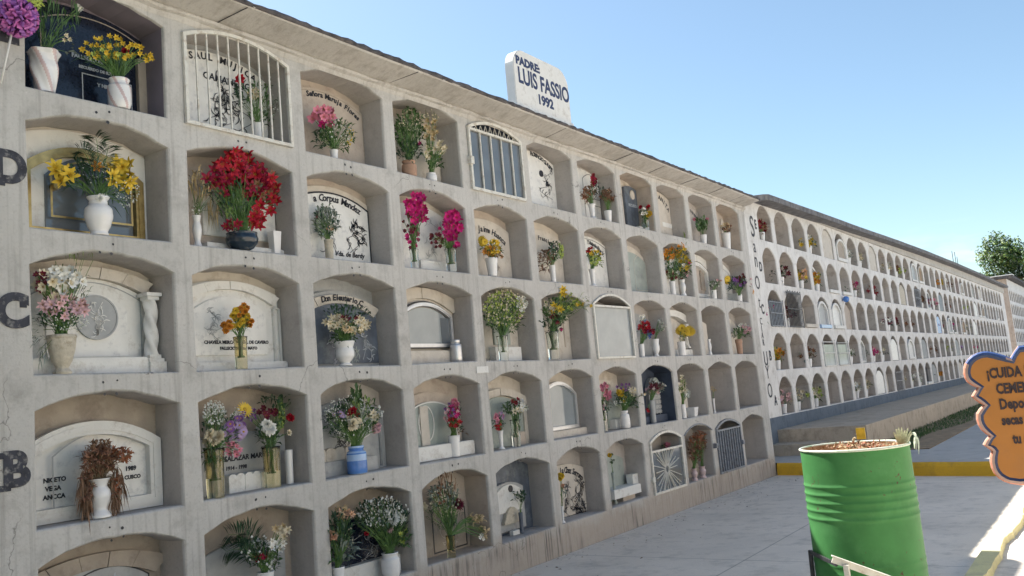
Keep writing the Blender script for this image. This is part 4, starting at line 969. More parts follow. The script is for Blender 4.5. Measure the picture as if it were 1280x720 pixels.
# ------------------------------------------------------------------ vases, near wall (directions read off the photograph)
# top row
V(56,38,66,4,'swirl',M_CER,'white and pink wavy vase of tall green stems',[('alst','white',100,12,5,5,2,7),('alst','cream',84,47,4,6,2,8)],[('gvn',62,38,16,30,60,22),('gvn',90,28,10,18,20,18),('s',84,58,5,10,6,10)],base_py=112,stripes=(M_CERP,'s'),xd=-.07,where=place(0,4))
V(150,28,100,4,'jar',M_CER,'cream jar of small yellow lilies and one red flower',[('alst','yellow',140,60,38,14,26,9),('alst','lime',140,72,34,10,10,8),('carn','red',157,64,3,3,1,13),('alst','yellow',186,72,4,6,3,9)],[('gn',138,74,34,16,80,14),('gvn',150,85,18,12,30,18)],base_py=136,stripes=(M_CERP,'s'),xd=-.05,where=place(0,4))
V(323,15,155,4,'cyl',M_CER,'white pot of white daisies and a red rose behind the bars',[('rose','red',299,98,2,2,1,12),('alst','cream',318,118,8,6,6,8),('dots','white',335,120,20,26,60,2)],[('g',328,130,20,26,90,9),('d',300,120,5,14,20,10)],base_py=168,where=place(1,4),xd=-.12)
V(418,11,188,4,'cyl',M_CER,'white pot of big pink flowers and grey green sprigs',[('glad','pink',404,144,14,10,9,14),('glad','magenta',409,152,6,6,3,11),('dots','white',425,165,16,18,50,2.2),('dots','yellow',438,172,5,14,25,2.2)],[('g',420,170,22,20,170,8),('d',405,175,10,12,50,8)],base_py=199,where=place(2,4))
V(512,19,202,4,'jar',M_CLAY,'round clay pot with a large leafy green bush',[('dots','cream',514,150,18,14,90,2.2),('alst','magenta',526,180,2,2,1,8)],[('g',512,165,17,27,280,9),('d',512,190,14,12,110,8)],base_py=217,where=place(3,4),xd=-.10)
V(540,14,217,4,'jar',M_CER,'small white jar of cream flowers before a tan dried cluster',[('alst','cream',551,186,8,7,8,9),('alst','cream',535,190,4,10,6,8),('alst','straw',538,162,8,13,12,9),('dots','cream',540,140,12,12,40,2)],[('g',543,203,10,8,60,8),('y',540,196,10,8,20,7)],base_py=229,where=place(3,4))
V(741,11,256,4,'slim',M_CER,'tall white footed vase with a crimson gladiolus spike',[('glad','crimson',742,226,2.5,8,6,7),('dry','rust',733,243,5,8,8,8)],[('b',737,244,9,9,60,7),('d',742,240,5,8,20,7)],base_py=272,where=place(5+0,4) if False else 'seventh niche, top row')
V(761,10,264,4,'cup',M_CER,'white cup of brown withered flowers',[('dry','brown',762,244,9,7,14,9),('alst','peach',764,242,5,5,3,6)],[('b',762,247,11,9,90,7),('d',755,243,8,8,30,6)],base_py=277,where='seventh niche, top row')
V(808,9,276,4,'cyl',M_PLAST,'clear glass of mixed red yellow and white flowers',[('rose','red',810,259,1.5,1.5,1,7),('rose','crimson',817,262,1.5,1.5,1,7),('rose','yellow',812,268,5,2,4,6),('alst','white',806,264,4,4,4,6),('rose','red',801,259,1,1,1,5)],[('g',808,268,8,7,50,6),('s',804,280,4,6,20,6)],base_py=287,where='eighth niche, top row')
V(880,9,294,4,'cup',M_CER,'white pot with green leaves and pale pink flowers',[('carn','pink',868,274,1,1,1,6),('carn','pink',884,274,1,1,1,5),('carn','pale',891,276,1,1,1,5)],[('gv',877,284,8,8,70,8)],base_py=303,where='tenth niche, top row')
V(909,12,292,4,'cup',M_CER,'white pot of sparse dried tan flowers',[('dry','straw',906,283,6,4,7,6),('dry','brown',909,286,5,4,5,6)],[('b',908,287,6,5,24,5)],base_py=309,where='last niche, top row')
# second row
V(124,34,247,3,'ribbed',M_CER,'large white ribbed vase of yellow lilies and palm leaf',[('lily','yellow',74,218,13,8,5,23),('lily','yellow',153,217,16,16,8,22),('lily','orange',121,210,3,3,1,20),('dots','white',158,238,16,22,110,2),('dots','white',120,215,26,14,40,2),('carn','white',124,248,8,3,4,11)],
  [('frondd',118,170,0,0,0,24),('frondd',98,188,0,0,0,20),('frondd',136,182,0,0,0,20),('dn',108,225,26,18,90,20),('gn',140,240,18,16,50,16)],base_py=290,where=place(0,3),xd=-.05)
V(303,40,292,3,'bowl',M_DBOWL,'dark bowl of big scarlet gladioli with green stems',[('lily','crimson',295,225,38,22,26,18),('lily','red',298,210,26,22,14,19),('lily','red',334,245,14,24,14,17),('lily','red',322,275,7,10,5,18),('lily','crimson',290,280,8,6,3,16),('lily','red',291,192,8,5,3,17),('lily','brown',335,235,14,20,7,14)],
  [('gn',300,262,24,26,110,15),('d',300,240,40,26,140,11),('yv',285,268,4,14,12,10)],base_py=308,where=place(1,3),xd=-.05)
V(247,13,270,3,'waist',M_CER,'small white vase of straw fronds',[('dots','white',246,262,6,8,20,2.5)],[('tn',250,240,14,16,60,22),('tnh',266,255,8,14,30,16),('gn',244,262,6,7,20,8)],base_py=303,where=place(1,3),xd=-.12)
V(344,13,290,3,'square',M_CER,'square white candle holder',[],[],base_py=314,where=place(1,3),xd=-.12,name='candle_holder',cat='candle holder')
V(412,12,300,3,'cyl',M_STONEP,'grey pot of faded green sprigs against the inked marble',[('alst','burg',397,268,3,3,2,5),('alst','peach',412,286,4,3,3,5)],[('s',408,278,16,18,150,8),('d',408,280,14,18,120,8)],base_py=322,where=place(2,3),xd=-.13)
V(519,12,312,3,'cyl',M_PLAST,'left clear vase of magenta gladioli',[('glad','magenta',521,260,12,18,20,13),('glad','magenta',516,296,8,14,8,7),('glad','burg',512,278,8,14,8,6)],[('gvn',518,290,8,22,24,14),('dvn',524,244,8,6,6,10)],base_py=335,where=place(3,3),xd=-.05)
V(565,15,312,3,'cyl',M_PLAST,'right clear vase of magenta gladioli',[('glad','magenta',566,282,10,17,20,13),('glad','burg',545,300,9,9,10,6),('glad','magenta',556,290,8,10,6,7),('glad','magenta',570,306,5,4,3,8)],[('gvn',564,312,8,16,26,14)],base_py=339,where=place(3,3),xd=-.05)
V(616,16,323,3,'cup',M_CER,'white tapered pot of yellow and orange flowers',[('daisy','yellow',604,302,3,3,2,9),('alst','orange',614,314,8,6,8,8),('alst','yellow',618,309,8,7,8,8),('alst','peach',624,318,5,4,4,7)],[('g',614,313,12,9,60,7)],base_py=345,where=place(4,3),xd=-.05)
V(692,8,332,3,'cyl',M_CER,'slender white vase with a yellow green spike',[('dry','brown',689,318,4,8,7,8),('dots','lime',702,314,2.5,9,60,2.6)],[('d',692,316,7,12,60,8),('b',682,326,8,12,60,8),('yv',701,316,2,8,20,7)],base_py=352,where=place(5,3),xd=-.05)
V(742,10,337,3,'slim',M_CER,'white footed vase of red and lime blossoms',[('alst','red',738,313,5,3,6,6),('alst','yellow',744,317,7,4,6,6),('dots','lime',744,326,7,6,60,3)],[('y',744,326,8,8,70,6),('g',742,320,8,7,20,6)],base_py=357,where=place(6,3),xd=-.05)
V(842,8,352,3,'cyl',M_CER,'plain white pot under a huge orange and yellow bouquet',[('lily','orange',838,318,9,7,9,8),('lily','yellow',855,325,8,14,10,8),('alst','white',845,332,13,9,12,6),('alst','cream',840,342,10,6,8,6),('alst','burg',846,340,14,10,8,6),('alst','magenta',862,330,3,4,2,6),('alst','orange',852,310,5,7,5,7)],[('g',848,330,17,17,180,7),('yvn',855,306,5,8,12,11),('d',846,342,15,7,60,6)],base_py=369,where=place(8,3),xd=-.05)
V(855,8,350,3,'waist',M_CER,'curvy white vase under the same orange bouquet',[('alst','pale',857,343,3,3,3,5)],[('g',856,345,4,3,14,5)],base_py=371,where=place(8,3),xd=-.05)
V(893,8,363,3,'cyl',M_CER,'small white pot of pink and green sprigs before the round arch',[('alst','pale',899,351,3,2,3,5),('dots','white',894,355,7,5,14,2)],[('g',893,357,7,6,50,5)],base_py=374,where=place(9,3),xd=-.04)
V(925,8,370,3,'cup',M_CER,'white pot of dark purple flowers with one orange bloom',[('alst','burg',928,349,8,6,10,6),('alst','purple',924,353,9,6,8,6),('daisy','orange',938,364,1,1,1,9),('daisy','yellow',909,350,1,2,2,7),('alst','pale',938,352,2,4,2,5)],[('d',922,356,11,7,90,7)],base_py=379,where=place(10,3),xd=-.03)
# middle row
V(78,33,419,2,'urn',M_STONEP,'carved stone urn of white gladioli and pink lilies',[('glad','white',80,350,22,15,24,15),('glad','cream',66,358,20,20,18,15),('glad','burg',52,352,7,14,5,11),('lily','pale',80,383,28,13,24,14),('dots','white',84,402,28,11,170,2.2)],
  [('gn',80,360,32,26,80,12),('yvn',104,326,22,5,16,13),('d',72,402,26,11,70,9),('sn',52,425,8,26,36,12)],base_py=465,where=place(0,2),xd=-.05)
V(302,18,421,2,'cyl',M_AMBER,'amber tinted glass of orange marigolds',[('carn','orange',302,388,9,7,6,9),('carn','yellow',300,396,10,10,7,9),('carn','orange',283,407,4,7,4,9),('carn','yellow',297,407,6,3,3,8),('carn','orange',312,402,3,5,3,8)],[('g',300,398,10,10,18,6)],base_py=457,where=place(1,2),xd=-.05)
V(432,27,427,2,'tulip',M_CER,'white crinkled vase of cream and burgundy flowers',[('lily','cream',420,403,12,9,12,11),('lily','cream',452,405,9,9,9,11),('alst','burg',436,400,18,5,10,7),('lily','straw',436,410,8,6,5,10),('carn','cream',447,412,6,4,2,9)],[('g',430,420,15,9,110,8),('d',434,392,28,8,90,8),('gvn',432,420,10,8,24,14)],base_py=457,where=place(2,2),xd=-.05)
V(571,15,425,2,'bottle',M_CHROME,'empty silver metal flower can',[],[],base_py=448,where=place(3,2),xd=-.12,name='flower_can',cat='flower can')
V(630,15,420,2,'cyl',M_PLAST,'clear glass holding a big bush of tiny cream flowers',[('dots','lime',630,386,26,22,330,2.8),('dots','cream',630,384,27,23,240,3.0),('alst','white',652,380,6,10,8,8),('alst','pale',646,392,5,6,5,7)],[('g',630,398,24,20,210,7),('y',630,385,24,20,110,6),('gvn',630,420,5,12,24,16)],base_py=449,where=place(4,2),xd=-.04)
V(693,17,415,2,'cyl',M_PLAST,'wide clear vase of yellow lilies with a side trailing sprig',[('lily','yellow',704,363,3,6,4,11),('lily','yellow',695,386,6,4,4,11),('alst','lime',712,376,18,10,18,7),('alst','burg',694,398,6,4,4,8),('alst','yellow',728,381,12,4,5,6),('alst','cream',690,378,8,8,6,7),('alst','magenta',701,412,2,2,1,7)],
  [('g',697,390,17,14,110,9),('yn',712,380,26,9,60,11),('d',690,407,12,9,60,8),('gvn',694,424,6,14,24,16)],base_py=449,where=place(5,2),xd=-.03)
V(775,10,430,2,'cup',M_CER,'pale cup of dim flowers behind the flat glass door',[('alst','rust',772,417,9,6,6,6)],[('s',772,418,9,7,30,6)],base_py=443,where=place(6,2),xd=-.18)
V(803,8,430,2,'cyl',M_CER,'narrow white vase of red and blue flowers',[('glad','red',806,409,7,6,9,7),('glad','crimson',812,416,7,4,5,7),('alst','blue',809,418,7,5,8,6),('alst','white',803,398,3,5,4,6)],[('d',808,415,8,7,30,6)],base_py=445,where=place(7,2),xd=-.06)
V(821,10,424,2,'tulip',M_CER,'white vase with white calla like blooms',[('tulip','white',825,402,4,4,3,7),('tulip','white',829,411,4,5,4,7)],[('s',824,412,5,6,14,6)],base_py=445,where=place(7,2),xd=-.04)
V(853,11,427,2,'cyl',M_CER,'white pot of bright yellow daisies',[('daisy','yellow',861,414,5,2,3,10),('daisy','yellow',853,413,4,3,2,9),('alst','cream',853,424,4,2,5,4)],[('g',854,421,5,3,18,5)],base_py=443,where=place(8,2),xd=-.05)
V(888,5,424,2,'waist',M_CER,'tiny white figurine like vase, bare',[],[],base_py=441,where=place(9,2),xd=-.05)
V(925,9,424,2,'pot',M_CLAY,'terracotta pot of pale pink and white flowers',[('carn','pale',930,412,7,4,7,6),('alst','white',928,409,8,4,6,5)],[('g',925,417,10,5,80,6)],base_py=440,where=place(10,2),xd=-.05)
# fourth row
V(125,30,598,1,'waist',M_CER,'white vase of drooping brown withered grasses',[('dry','brown',125,575,20,14,26,17),('dry','rust',148,568,18,8,14,14),('dry','brown',110,605,8,22,14,15),('dry','rust',146,610,7,16,10,13)],[('bn',124,575,20,14,170,14),('bhn',108,608,8,28,150,18),('bhn',146,606,8,26,120,16),('b',126,562,12,8,60,10)],base_py=645,where=place(0,1),xd=-.06,stemmat=M_DSTEM)
V(270,26,560,1,'cyl',M_AMBER,'amber vase on the left with white carnation and lilac daisies',[('carn','cream',267,549,11,5,3,19),('dots','white',268,516,15,16,260,2.6),('daisy','lilac',292,540,14,10,14,9),('daisy','purple',295,530,10,10,6,8),('alst','pink',291,562,8,8,7,10),('daisy','yellow',306,512,1,1,1,18),('dots','white',298,520,10,12,60,2.2)],
  [('d',275,540,22,22,110,8),('g',262,568,10,8,40,10),('gvn',270,575,9,20,40,18)],base_py=620,where=place(1,1),xd=-.05)
V(341,24,558,1,'cyl',M_AMBER,'amber vase on the right with white carnation and red bloom',[('carn','white',332,537,5,5,2,20),('carn','red',363,522,1,1,1,13),('glad','burg',335,515,12,6,5,10),('alst','purple',312,518,8,8,5,7),('dots','lime',352,520,4,16,60,3),('rose','cream',361,541,1,2,1,8)],
  [('gv',351,520,6,18,60,9),('d',335,545,14,14,70,9),('d',345,505,18,8,40,9),('gvn',341,572,8,16,30,16)],base_py=603,where=place(1,1),xd=-.09)
V(362,11,562,1,'cyl',M_CER,'plain white cylinder vase without flowers',[],[],base_py=592,where=place(1,1),xd=-.14)
V(447,25,557,1,'bottle',M_CERB,'blue jar with lighter blue bands and a full bouquet',[('carn','cream',440,528,7,5,3,17),('rose','red',441,516,4,3,2,11),('lily','cream',467,523,6,7,4,11),('dots','white',435,520,30,26,260,2.4),('daisy','lilac',425,518,8,4,6,6),('carn','pale',470,535,4,6,3,9),('dots','white',478,512,6,8,8,4)],
  [('g',448,520,24,24,200,9),('d',430,530,22,22,170,8),('yv',452,508,14,8,30,9),('gv',446,500,6,10,24,14)],base_py=590,where=place(2,1),xd=-.05,stripes=(M_CERL,'h'))
V(569,16,544,1,'cyl',M_CER,'grey white cylinder of pink and crimson blossoms',[('carn','pink',569,504,3,3,2,9),('alst','magenta',567,516,7,9,12,8),('alst','red',568,528,6,5,7,8),('alst','pale',565,522,9,12,8,6),('alst','purple',563,512,8,8,5,6)],[('d',568,518,8,12,60,7),('g',569,536,8,5,30,7),('b',577,541,8,1,6,8)],base_py=567,where=place(3,1),xd=-.10)
V(627,9,538,1,'slim',M_CER,'small white footed vase of coral flowers',[('alst','pink',624,522,5,6,8,7),('alst','red',623,534,4,3,5,6),('alst','lilac',628,520,4,4,4,6)],[('d',624,528,6,8,40,6)],base_py=559,where=place(4,1),xd=-.05)
V(646,13,524,1,'cyl',M_PLAST,'tall clear vase of white and red lilies',[('lily','white',650,507,9,6,8,9),('glad','crimson',646,503,6,3,4,7),('lily','cream',648,512,6,4,4,9)],[('g',642,512,12,8,90,8),('gvn',646,532,5,20,60,16)],base_py=556,where=place(4,1),xd=-.06)
V(782,12,513,1,'bottle',M_CER,'white vase of yellow and cream mixed flowers',[('carn','yellow',776,491,4,4,4,7),('lily','cream',793,491,6,5,8,8),('alst','cream',803,494,5,3,4,6),('alst','purple',781,484,10,4,7,5),('alst','yellow',779,500,5,3,3,6),('dots','white',776,503,9,5,30,2)],[('d',784,500,15,8,120,7),('g',790,506,10,5,40,7)],base_py=532,where=place(6,1),xd=-.05)
V(757,7,500,1,'cyl',M_PLAST,'slim clear vase of pink gladiolus on the left',[('glad','pink',756,484,4,4,6,7),('glad','pink',760,495,4,5,6,7),('glad','pale',755,508,3,5,3,5)],[('gvn',757,506,4,12,40,9),('d',757,510,4,6,20,6)],base_py=538,where=place(6,1),xd=-.05)
V(816,9,500,1,'cyl',M_GREY,'grey cylinder of wilted burgundy flowers with red ribbon',[('dry','burg',820,483,8,4,8,8),('alst','pale',818,487,10,4,6,6),('alst','white',822,482,10,5,6,4),('alst','red',811,512,3,2,3,6)],[('s',820,486,11,6,60,6),('b',820,484,9,5,30,6)],base_py=519,where=place(7,1),xd=-.10)
V(855,8,505,1,'cyl',M_CER,'thin white vase with a tall cream flower spike',[('alst','cream',853,483,3,12,14,6),('alst','white',859,492,4,6,6,5)],[('yv',853,486,4,12,50,7)],base_py=521,where=place(8,1),xd=-.04)
V(866,13,509,1,'square',M_CER,'low white square planter, empty',[],[],base_py=520,where=place(8,1),xd=-.06)
V(893,4,498,1,'slim',M_CER,'tiny pale vase with one dry yellow stalk',[('dry','straw',892,487,2,2,2,5)],[('t',892,488,3,4,8,5)],base_py=511,where=place(9,1),xd=-.05)
# bottom row
V(333,22,714,0,'cyl',M_CER,'vase of white lilies and crimson flowers with a dark palm',[('lily','white',345,681,9,8,5,12),('lily','cream',354,665,8,6,4,13),('glad','crimson',322,697,4,5,3,9),('alst','crimson',331,694,4,4,3,7),('dots','white',320,685,22,18,40,4),('dots','white',336,706,8,10,30,4),('lily','straw',350,660,6,4,2,11)],
  [('frondd',285,668,0,0,0,26),('frondd',303,664,0,0,0,26),('frondd',282,690,0,0,0,24),('g',335,700,14,14,110,9),('d',318,692,18,18,90,9)],base_py=740,where=place(1,0),xd=-.06)
V(489,24,690,0,'jar',M_CER,'white jar of large white chrysanthemums and baby breath',[('chrys','white',487,648,4,3,2,20),('chrys','white',499,650,2,2,1,20),('chrys','pale',486,660,1,1,1,15),('dots','white',480,640,34,20,300,3.0),('carn','cream',520,634,9,3,4,12),('alst','lime',504,669,5,6,4,10),('carn','red',458,667,3,2,1,7)],
  [('d',476,648,34,22,320,9),('g',495,672,15,14,120,11),('yn',505,668,7,8,20,10)],base_py=716,where=place(2,0),xd=-.05)
V(424,17,708,0,'cup',M_CER,'white pot at the left corner with orange dried flowers',[('lily','peach',431,644,8,4,5,12),('dry','straw',428,640,8,6,6,11),('carn','peach',417,671,5,4,4,12),('dots','cream',432,670,12,14,40,2.5)],[('d',425,665,14,22,170,10),('s',432,690,10,12,60,12),('g',420,690,8,14,50,12)],base_py=735,where=place(2,0),xd=-.03)
V(565,13,668,0,'cyl',M_AMBER,'amber glass of dark red chrysanthemum and wild grasses',[('chrys','burg',572,631,2,2,1,16),('dots','cream',556,625,20,20,170,2.4),('dry','straw',594,648,11,5,12,11),('dry','straw',605,664,3,10,7,10),('alst','brown',552,618,14,12,10,6),('alst','white',602,671,3,3,2,7)],
  [('gn',556,640,20,24,200,9),('s',554,622,18,18,160,8),('bvn',560,612,12,14,50,14),('gvn',565,658,6,8,30,14)],base_py=696,where=place(3,0),xd=-.04)
V(652,6,640,0,'cyl',M_SLATE,'dark narrow vase with withered black leaves',[],[('d',650,622,6,8,50,7)],base_py=658,where=place(4,0),xd=-.12)
V(704,6,632,0,'slim',M_CER,'thin white vase of yellow flower heads at the pillar',[('carn','yellow',701,596,1.5,3,3,7),('carn','peach',703,608,1,2,2,5)],[('s',704,616,4,8,16,6)],base_py=652,where=place(5,0),xd=-.03)
V(768,5,590,0,'slim',M_GREEN_ST,'leaning green stem vase with a yellow bloom',[('carn','yellow',762,569,1,1,1,8)],[('d',765,575,3,7,12,6)],base_py=612,where=place(6,0),xd=-.10)
V(833,7,562,0,'cyl',M_CER,'white pot of pink flowers behind the sunburst gate',[('carn','pink',836,556,5,2,5,5)],[('d',834,558,6,3,18,5)],base_py=600,where=place(7,0),xd=-.15)
V(869,9,585,0,'waist',M_CERP,'ornate white vase, left one of the two, with dry red flowers',[('dry','rust',872,552,9,9,18,8),('dry','brown',870,568,7,10,12,8)],[('b',871,560,10,16,130,8)],base_py=601,where=place(8,0),xd=-.04)
V(879,10,582,0,'waist',M_CERP,'ornate white vase, right one of the two, with dry red flowers',[('dry','rust',876,545,6,6,10,7)],[('b',877,556,6,12,60,7)],base_py=597,where=place(8,0),xd=-.05)

# ------------------------------------------------------------------ second wall: vases, headstones, gates
GV2 = 'small flower vases in the niches of the white wall'; GH2 = 'headstones of the white wall'
def y2(i): return (c2[i][0]+c2[i][1])/2
OR2 = ORD[:10]+['eleventh','twelfth','thirteenth','fourteenth','fifteenth','sixteenth','seventeenth','eighteenth','nineteenth','twentieth','twenty first','twenty second','twenty third','twenty fourth','twenty fifth','twenty sixth','twenty seventh','twenty eighth','twenty ninth','thirtieth','thirty first','thirty second','thirty third','thirty fourth','last']
def place2(i, r): return '%s niche, %s row, white wall' % (OR2[i], ROWN[r])
def V2(i, r, co, label, lf='g', dy=0, size=1, kind='cup', mat=None, nb=7):
    P = Vector((X2-.10, y2(i)+dy, S2+RP*r)); 
    def px_of(p):
        v = Vector(p)-CAMP; return 640+F_PX*v.dot(RT)/v.dot(FW), 360-F_PX*v.dot(UP)/v.dot(FW)
    a = px_of(P); s_ = 1/mpp(P); t = px_of(P+Vector((0,0,.17))); f = px_of(P+Vector((0,0,.28)))
    V(a[0], .13*s_, t[1], r, kind, mat or M_CER, label, [('alst', c_, f[0], f[1], .13*s_*size, .08*s_*size, nb, .13*s_) for c_ in co.split()], [(lf, f[0], f[1]+.03*s_, .15*s_*size, .10*s_*size, 40, .09*s_)], xd=-.10, base_py=a[1], X=X2, zsill=S2+RP*r, where=place2(i,r), grp=GV2)
for i, r, co, lf, lab in ((0,4,'crimson brown','b','dark vase of withered red flowers'),(3,4,'yellow white','g','white pot with tall yellow and green sprigs'),(6,4,'white','s','small white figurine like pot of white sprigs'),(7,4,'cream','s','pale pot of cream sprigs'),
  (1,3,'burg','d','little vase of dark leaves and burgundy heads'),(2,3,'yellow peach','d','white pot of yellow and peach flowers'),(8,3,'crimson','b','pot of crimson dried flowers'),(14,3,'brown','b','pot of brown hanging flowers'),
  (0,2,'magenta white yellow','g','bright vase of white magenta and yellow flowers'),(1,2,'burg','d','withered burgundy bouquet behind dark bars'),(9,2,'burg white','d','pot of dark flowers with white sprigs'),(12,2,'brown','b','pot of brown withered stalks'),
  (0,1,'orange yellow','y','pot of orange flowers over lime leaves'),(2,1,'brown','s','grey pot with withered stalks'),(5,1,'white','g','pot of white flowers on green'),(8,1,'cream','d','pot of cream flowers with dark leaves'),(15,1,'brown','b','pot of rusty stalks'),
  (0,0,'pale','s','pale pot of faded pink flowers'),(1,0,'cream','s','small cream posy'),(2,0,'cream lime','g','white planter of lime and cream sprigs'),(5,0,'white','s','white posy'),(6,0,'cream','g','cream posy with green leaves'),(11,4,'brown','b','pot of dried brown leaves'),(17,2,'red','g','pot of red flowers'),(12,0,'white','g','pot of white sprigs')):
    V2(i, r, co, lab, lf, dy=U(-.2,.05), size=1.25 if i < 4 else 1)
def H2(i, r, label, mat, s=.06, h=.40, ri=.17, th=.03, fr=None, frm=None, x=-.28, ledge=None, op=False):
    ya, yb = c2[i]; z = S2+RP*r; root = empty('headstone', label+', '+place2(i,r), 'headstone', GH2, (X2+x, y2(i), z)); loc = root.location
    g = MB(); A = arch(ya+s, yb-s, z+.01, z+h, ri, 12, 2.2); g.prism(A, X2+x, X2+x+th); sub(g, loc).build('slab', mat, root)
    if frm: g = MB(); g.ring(A, offs(A, -.05), X2+x+th, X2+x+th+.04); sub(g, loc).build('frame', frm, root)
    if ledge: g = MB(); g.box((X2+x+.002,ya+.03,z+.002),(X2+.03,yb-.03,z+.07)); sub(g, loc).build('ledge', ledge, root)
H2(4,3,'white ridged plaster slab',M_WHITE,ledge=M_WHITE)
H2(5,3,'gleaming white arched slab on a shelf',M_MARB,frm=M_REC2,ledge=M_WHITE)
H2(2,2,'tan slab beside a white pillar',M_TAN,frm=M_CREAM,ledge=M_CREAM)
H2(3,2,'blue grey slab inside a shiny white arch',M_GREY,frm=M_WHITE,ledge=M_CERL,x=-.08)
H2(4,2,'pale panelled slab with white arched border',M_MARB,frm=M_WHITE,ledge=M_WHITE,x=-.08)
H2(1,1,'pinkish slab with brown patches',M_PEACH,s=.02,ri=.19)
H2(2,4,'grey weathered slab',M_GREY); H2(4,4,'blank beige slab',M_CREAM,s=.02,ri=.19,h=.44,x=-.06); H2(8,4,'beige slab almost flush with the wall',M_CREAM,s=.02,ri=.19,h=.44,x=-.06); H2(11,3,'carved yellowish slab',M_STONEP,x=-.05)
for k, (i, r) in enumerate(((6,1),(9,1),(10,1),(11,1),(12,1),(13,1),(15,2),(16,2),(9,3),(18,2),(21,4),(19,1),(20,2),(7,0),(8,0),(12,2),(14,1),(17,3),(22,3),(24,2),(23,1),(13,4),(16,4),(14,0),(18,0),(25,3),(26,1),(24,0))):
    if (i, r) in ((12,2),): continue
    cc_ = [('grey',M_GREY),('white',M_MARB),('cream',M_CREAM),('white framed grey',M_GREY),('bright white',M_WHITE),('dark slate',M_SLATE)][k % 6]
    if (i, r) == (21,4): cc_ = ('dark red', PET['crimson'])
    if (i, r) == (11,1) or (i, r) == (12,1): cc_ = ('bright white', M_WHITE)
    if (i, r) == (16,2): cc_ = ('blue painted', M_CERB)
    H2(i, r, '%s arched slab' % cc_[0], cc_[1], s=.03, frm=M_WHITE if k % 3 == 0 else None, x=-.05 if k % 2 else -.18)
# more of the crowded far niches
q2 = random.Random(19); taken = {(0,4),(3,4),(6,4),(7,4),(1,3),(2,3),(8,3),(14,3),(0,2),(1,2),(9,2),(12,2),(0,1),(2,1),(5,1),(8,1),(15,1),(0,0),(1,0),(2,0),(5,0),(6,0),(11,4),(17,2),(12,0),(4,3),(5,3),(3,2),(4,2),(1,1),(2,4),(4,4),(8,4),(11,3),
 (6,1),(9,1),(10,1),(11,1),(12,1),(13,1),(15,2),(16,2),(9,3),(18,2),(21,4),(19,1),(20,2),(7,0),(8,0),(14,1),(22,3),(24,2),(23,1),(13,4),(16,4),(14,0),(18,0),(25,3),(26,1),(24,0),(17,3),(13,3),(9,0),(3,1),(4,1)}
kinds = [('pale grey',M_GREY,None),('white framed tan',M_TAN,M_WHITE),('cream',M_CREAM,None),('grey green',M_GREEN_ST,M_WHITE),('dark',M_BLACK,None),('white',M_WHITE,None),('brown',M_WOOD,M_CREAM),('smooth marble',M_MARB,M_GREY),('slate',M_SLATE,M_WHITE),('peach',M_PEACH,None)]
fl2 = [('crimson pink','posy of crimson and pink flowers','d'),('white cream','posy of white flowers','g'),('yellow orange','posy of yellow flowers','g'),('brown rust','bunch of dry stalks','b'),('magenta pale','posy of magenta flowers','g'),('cream lime','leafy green posy','y'),('purple lilac','posy of lilac flowers','d')]
for i in range(2, 33):
    for r in range(5):
        if (i, r) in taken: continue
        t = q2.random()
        if t < .40:
            k = q2.choice(kinds); H2(i, r, k[0]+' arched slab', k[1], s=q2.choice([.02,.04,.08]), h=q2.uniform(.30,.44), frm=k[2], x=q2.choice([-.05,-.12,-.2,-.26]), ledge=q2.choice([None,None,M_WHITE]))
        if q2.random() < .34 and i < 26:
            k = q2.choice(fl2); V2(i, r, k[0], k[1], k[2], dy=q2.uniform(-.22,.1), size=q2.uniform(.9,1.5), nb=6)
def gate2(i, r, mt, nb, label, x=.02, top=.62, panel=None, proj=0):
    ya, yb = c2[i]; z = S2+RP*r; g = MB(); X = X2+x
    for k in range(nb+1):
        y = ya+(yb-ya)*k/nb; g.bar((X,y,z-.02),(X,y,z+top+(.02 if k % 2 else 0)),.012,.012,0,Vector((0,1,0)))
    for zz in (0,top*.5,top-.03): g.box((X-.006,ya-.01,z+zz-.008),(X+.008,yb+.01,z+zz+.008))
    o = g.build('gate', mt, W2); o['label'] = label
    if panel: g = MB(); g.box((X-.03,ya+.005,z),(X-.02,yb-.005,z+.44)); g.build('pane', panel, o)
gate2(0,2,M_GMET,9,'blue grey bars over the first niche of the white wall',panel=M_SLATE,top=.46)
gate2(1,2,M_DMET,11,'tall dark iron bars over the second niche of the white wall',top=.66,x=.05)
gate2(3,1,M_WHITE,1,'white framed glass front on the white wall',top=.52,panel=M_PGLASS)
gate2(4,1,M_GREY,1,'grey framed glass front on the white wall',top=.50,panel=M_PGLASS)
gate2(9,0,M_GMET,7,'grey barred front near the blue base of the white wall',top=.5)
gate2(13,3,M_GMET,8,'grey barred front high on the white wall',top=.55)
# little blue ball hanging on the white wall
g = MB(); P = onx(1057.5,374,X2+.08); g.lathe([(.07*sin(pi*i/10)+.0005,-.07*cos(pi*i/10)) for i in range(11)], P, 14); g.tube([P+Vector((0,0,.06)), P+Vector((-.09,0,.12))], .004, 4)
tag(g.build('hanging_ball', M_CERB), 'small dark blue ball hanging below the second row of the white wall', 'ball')

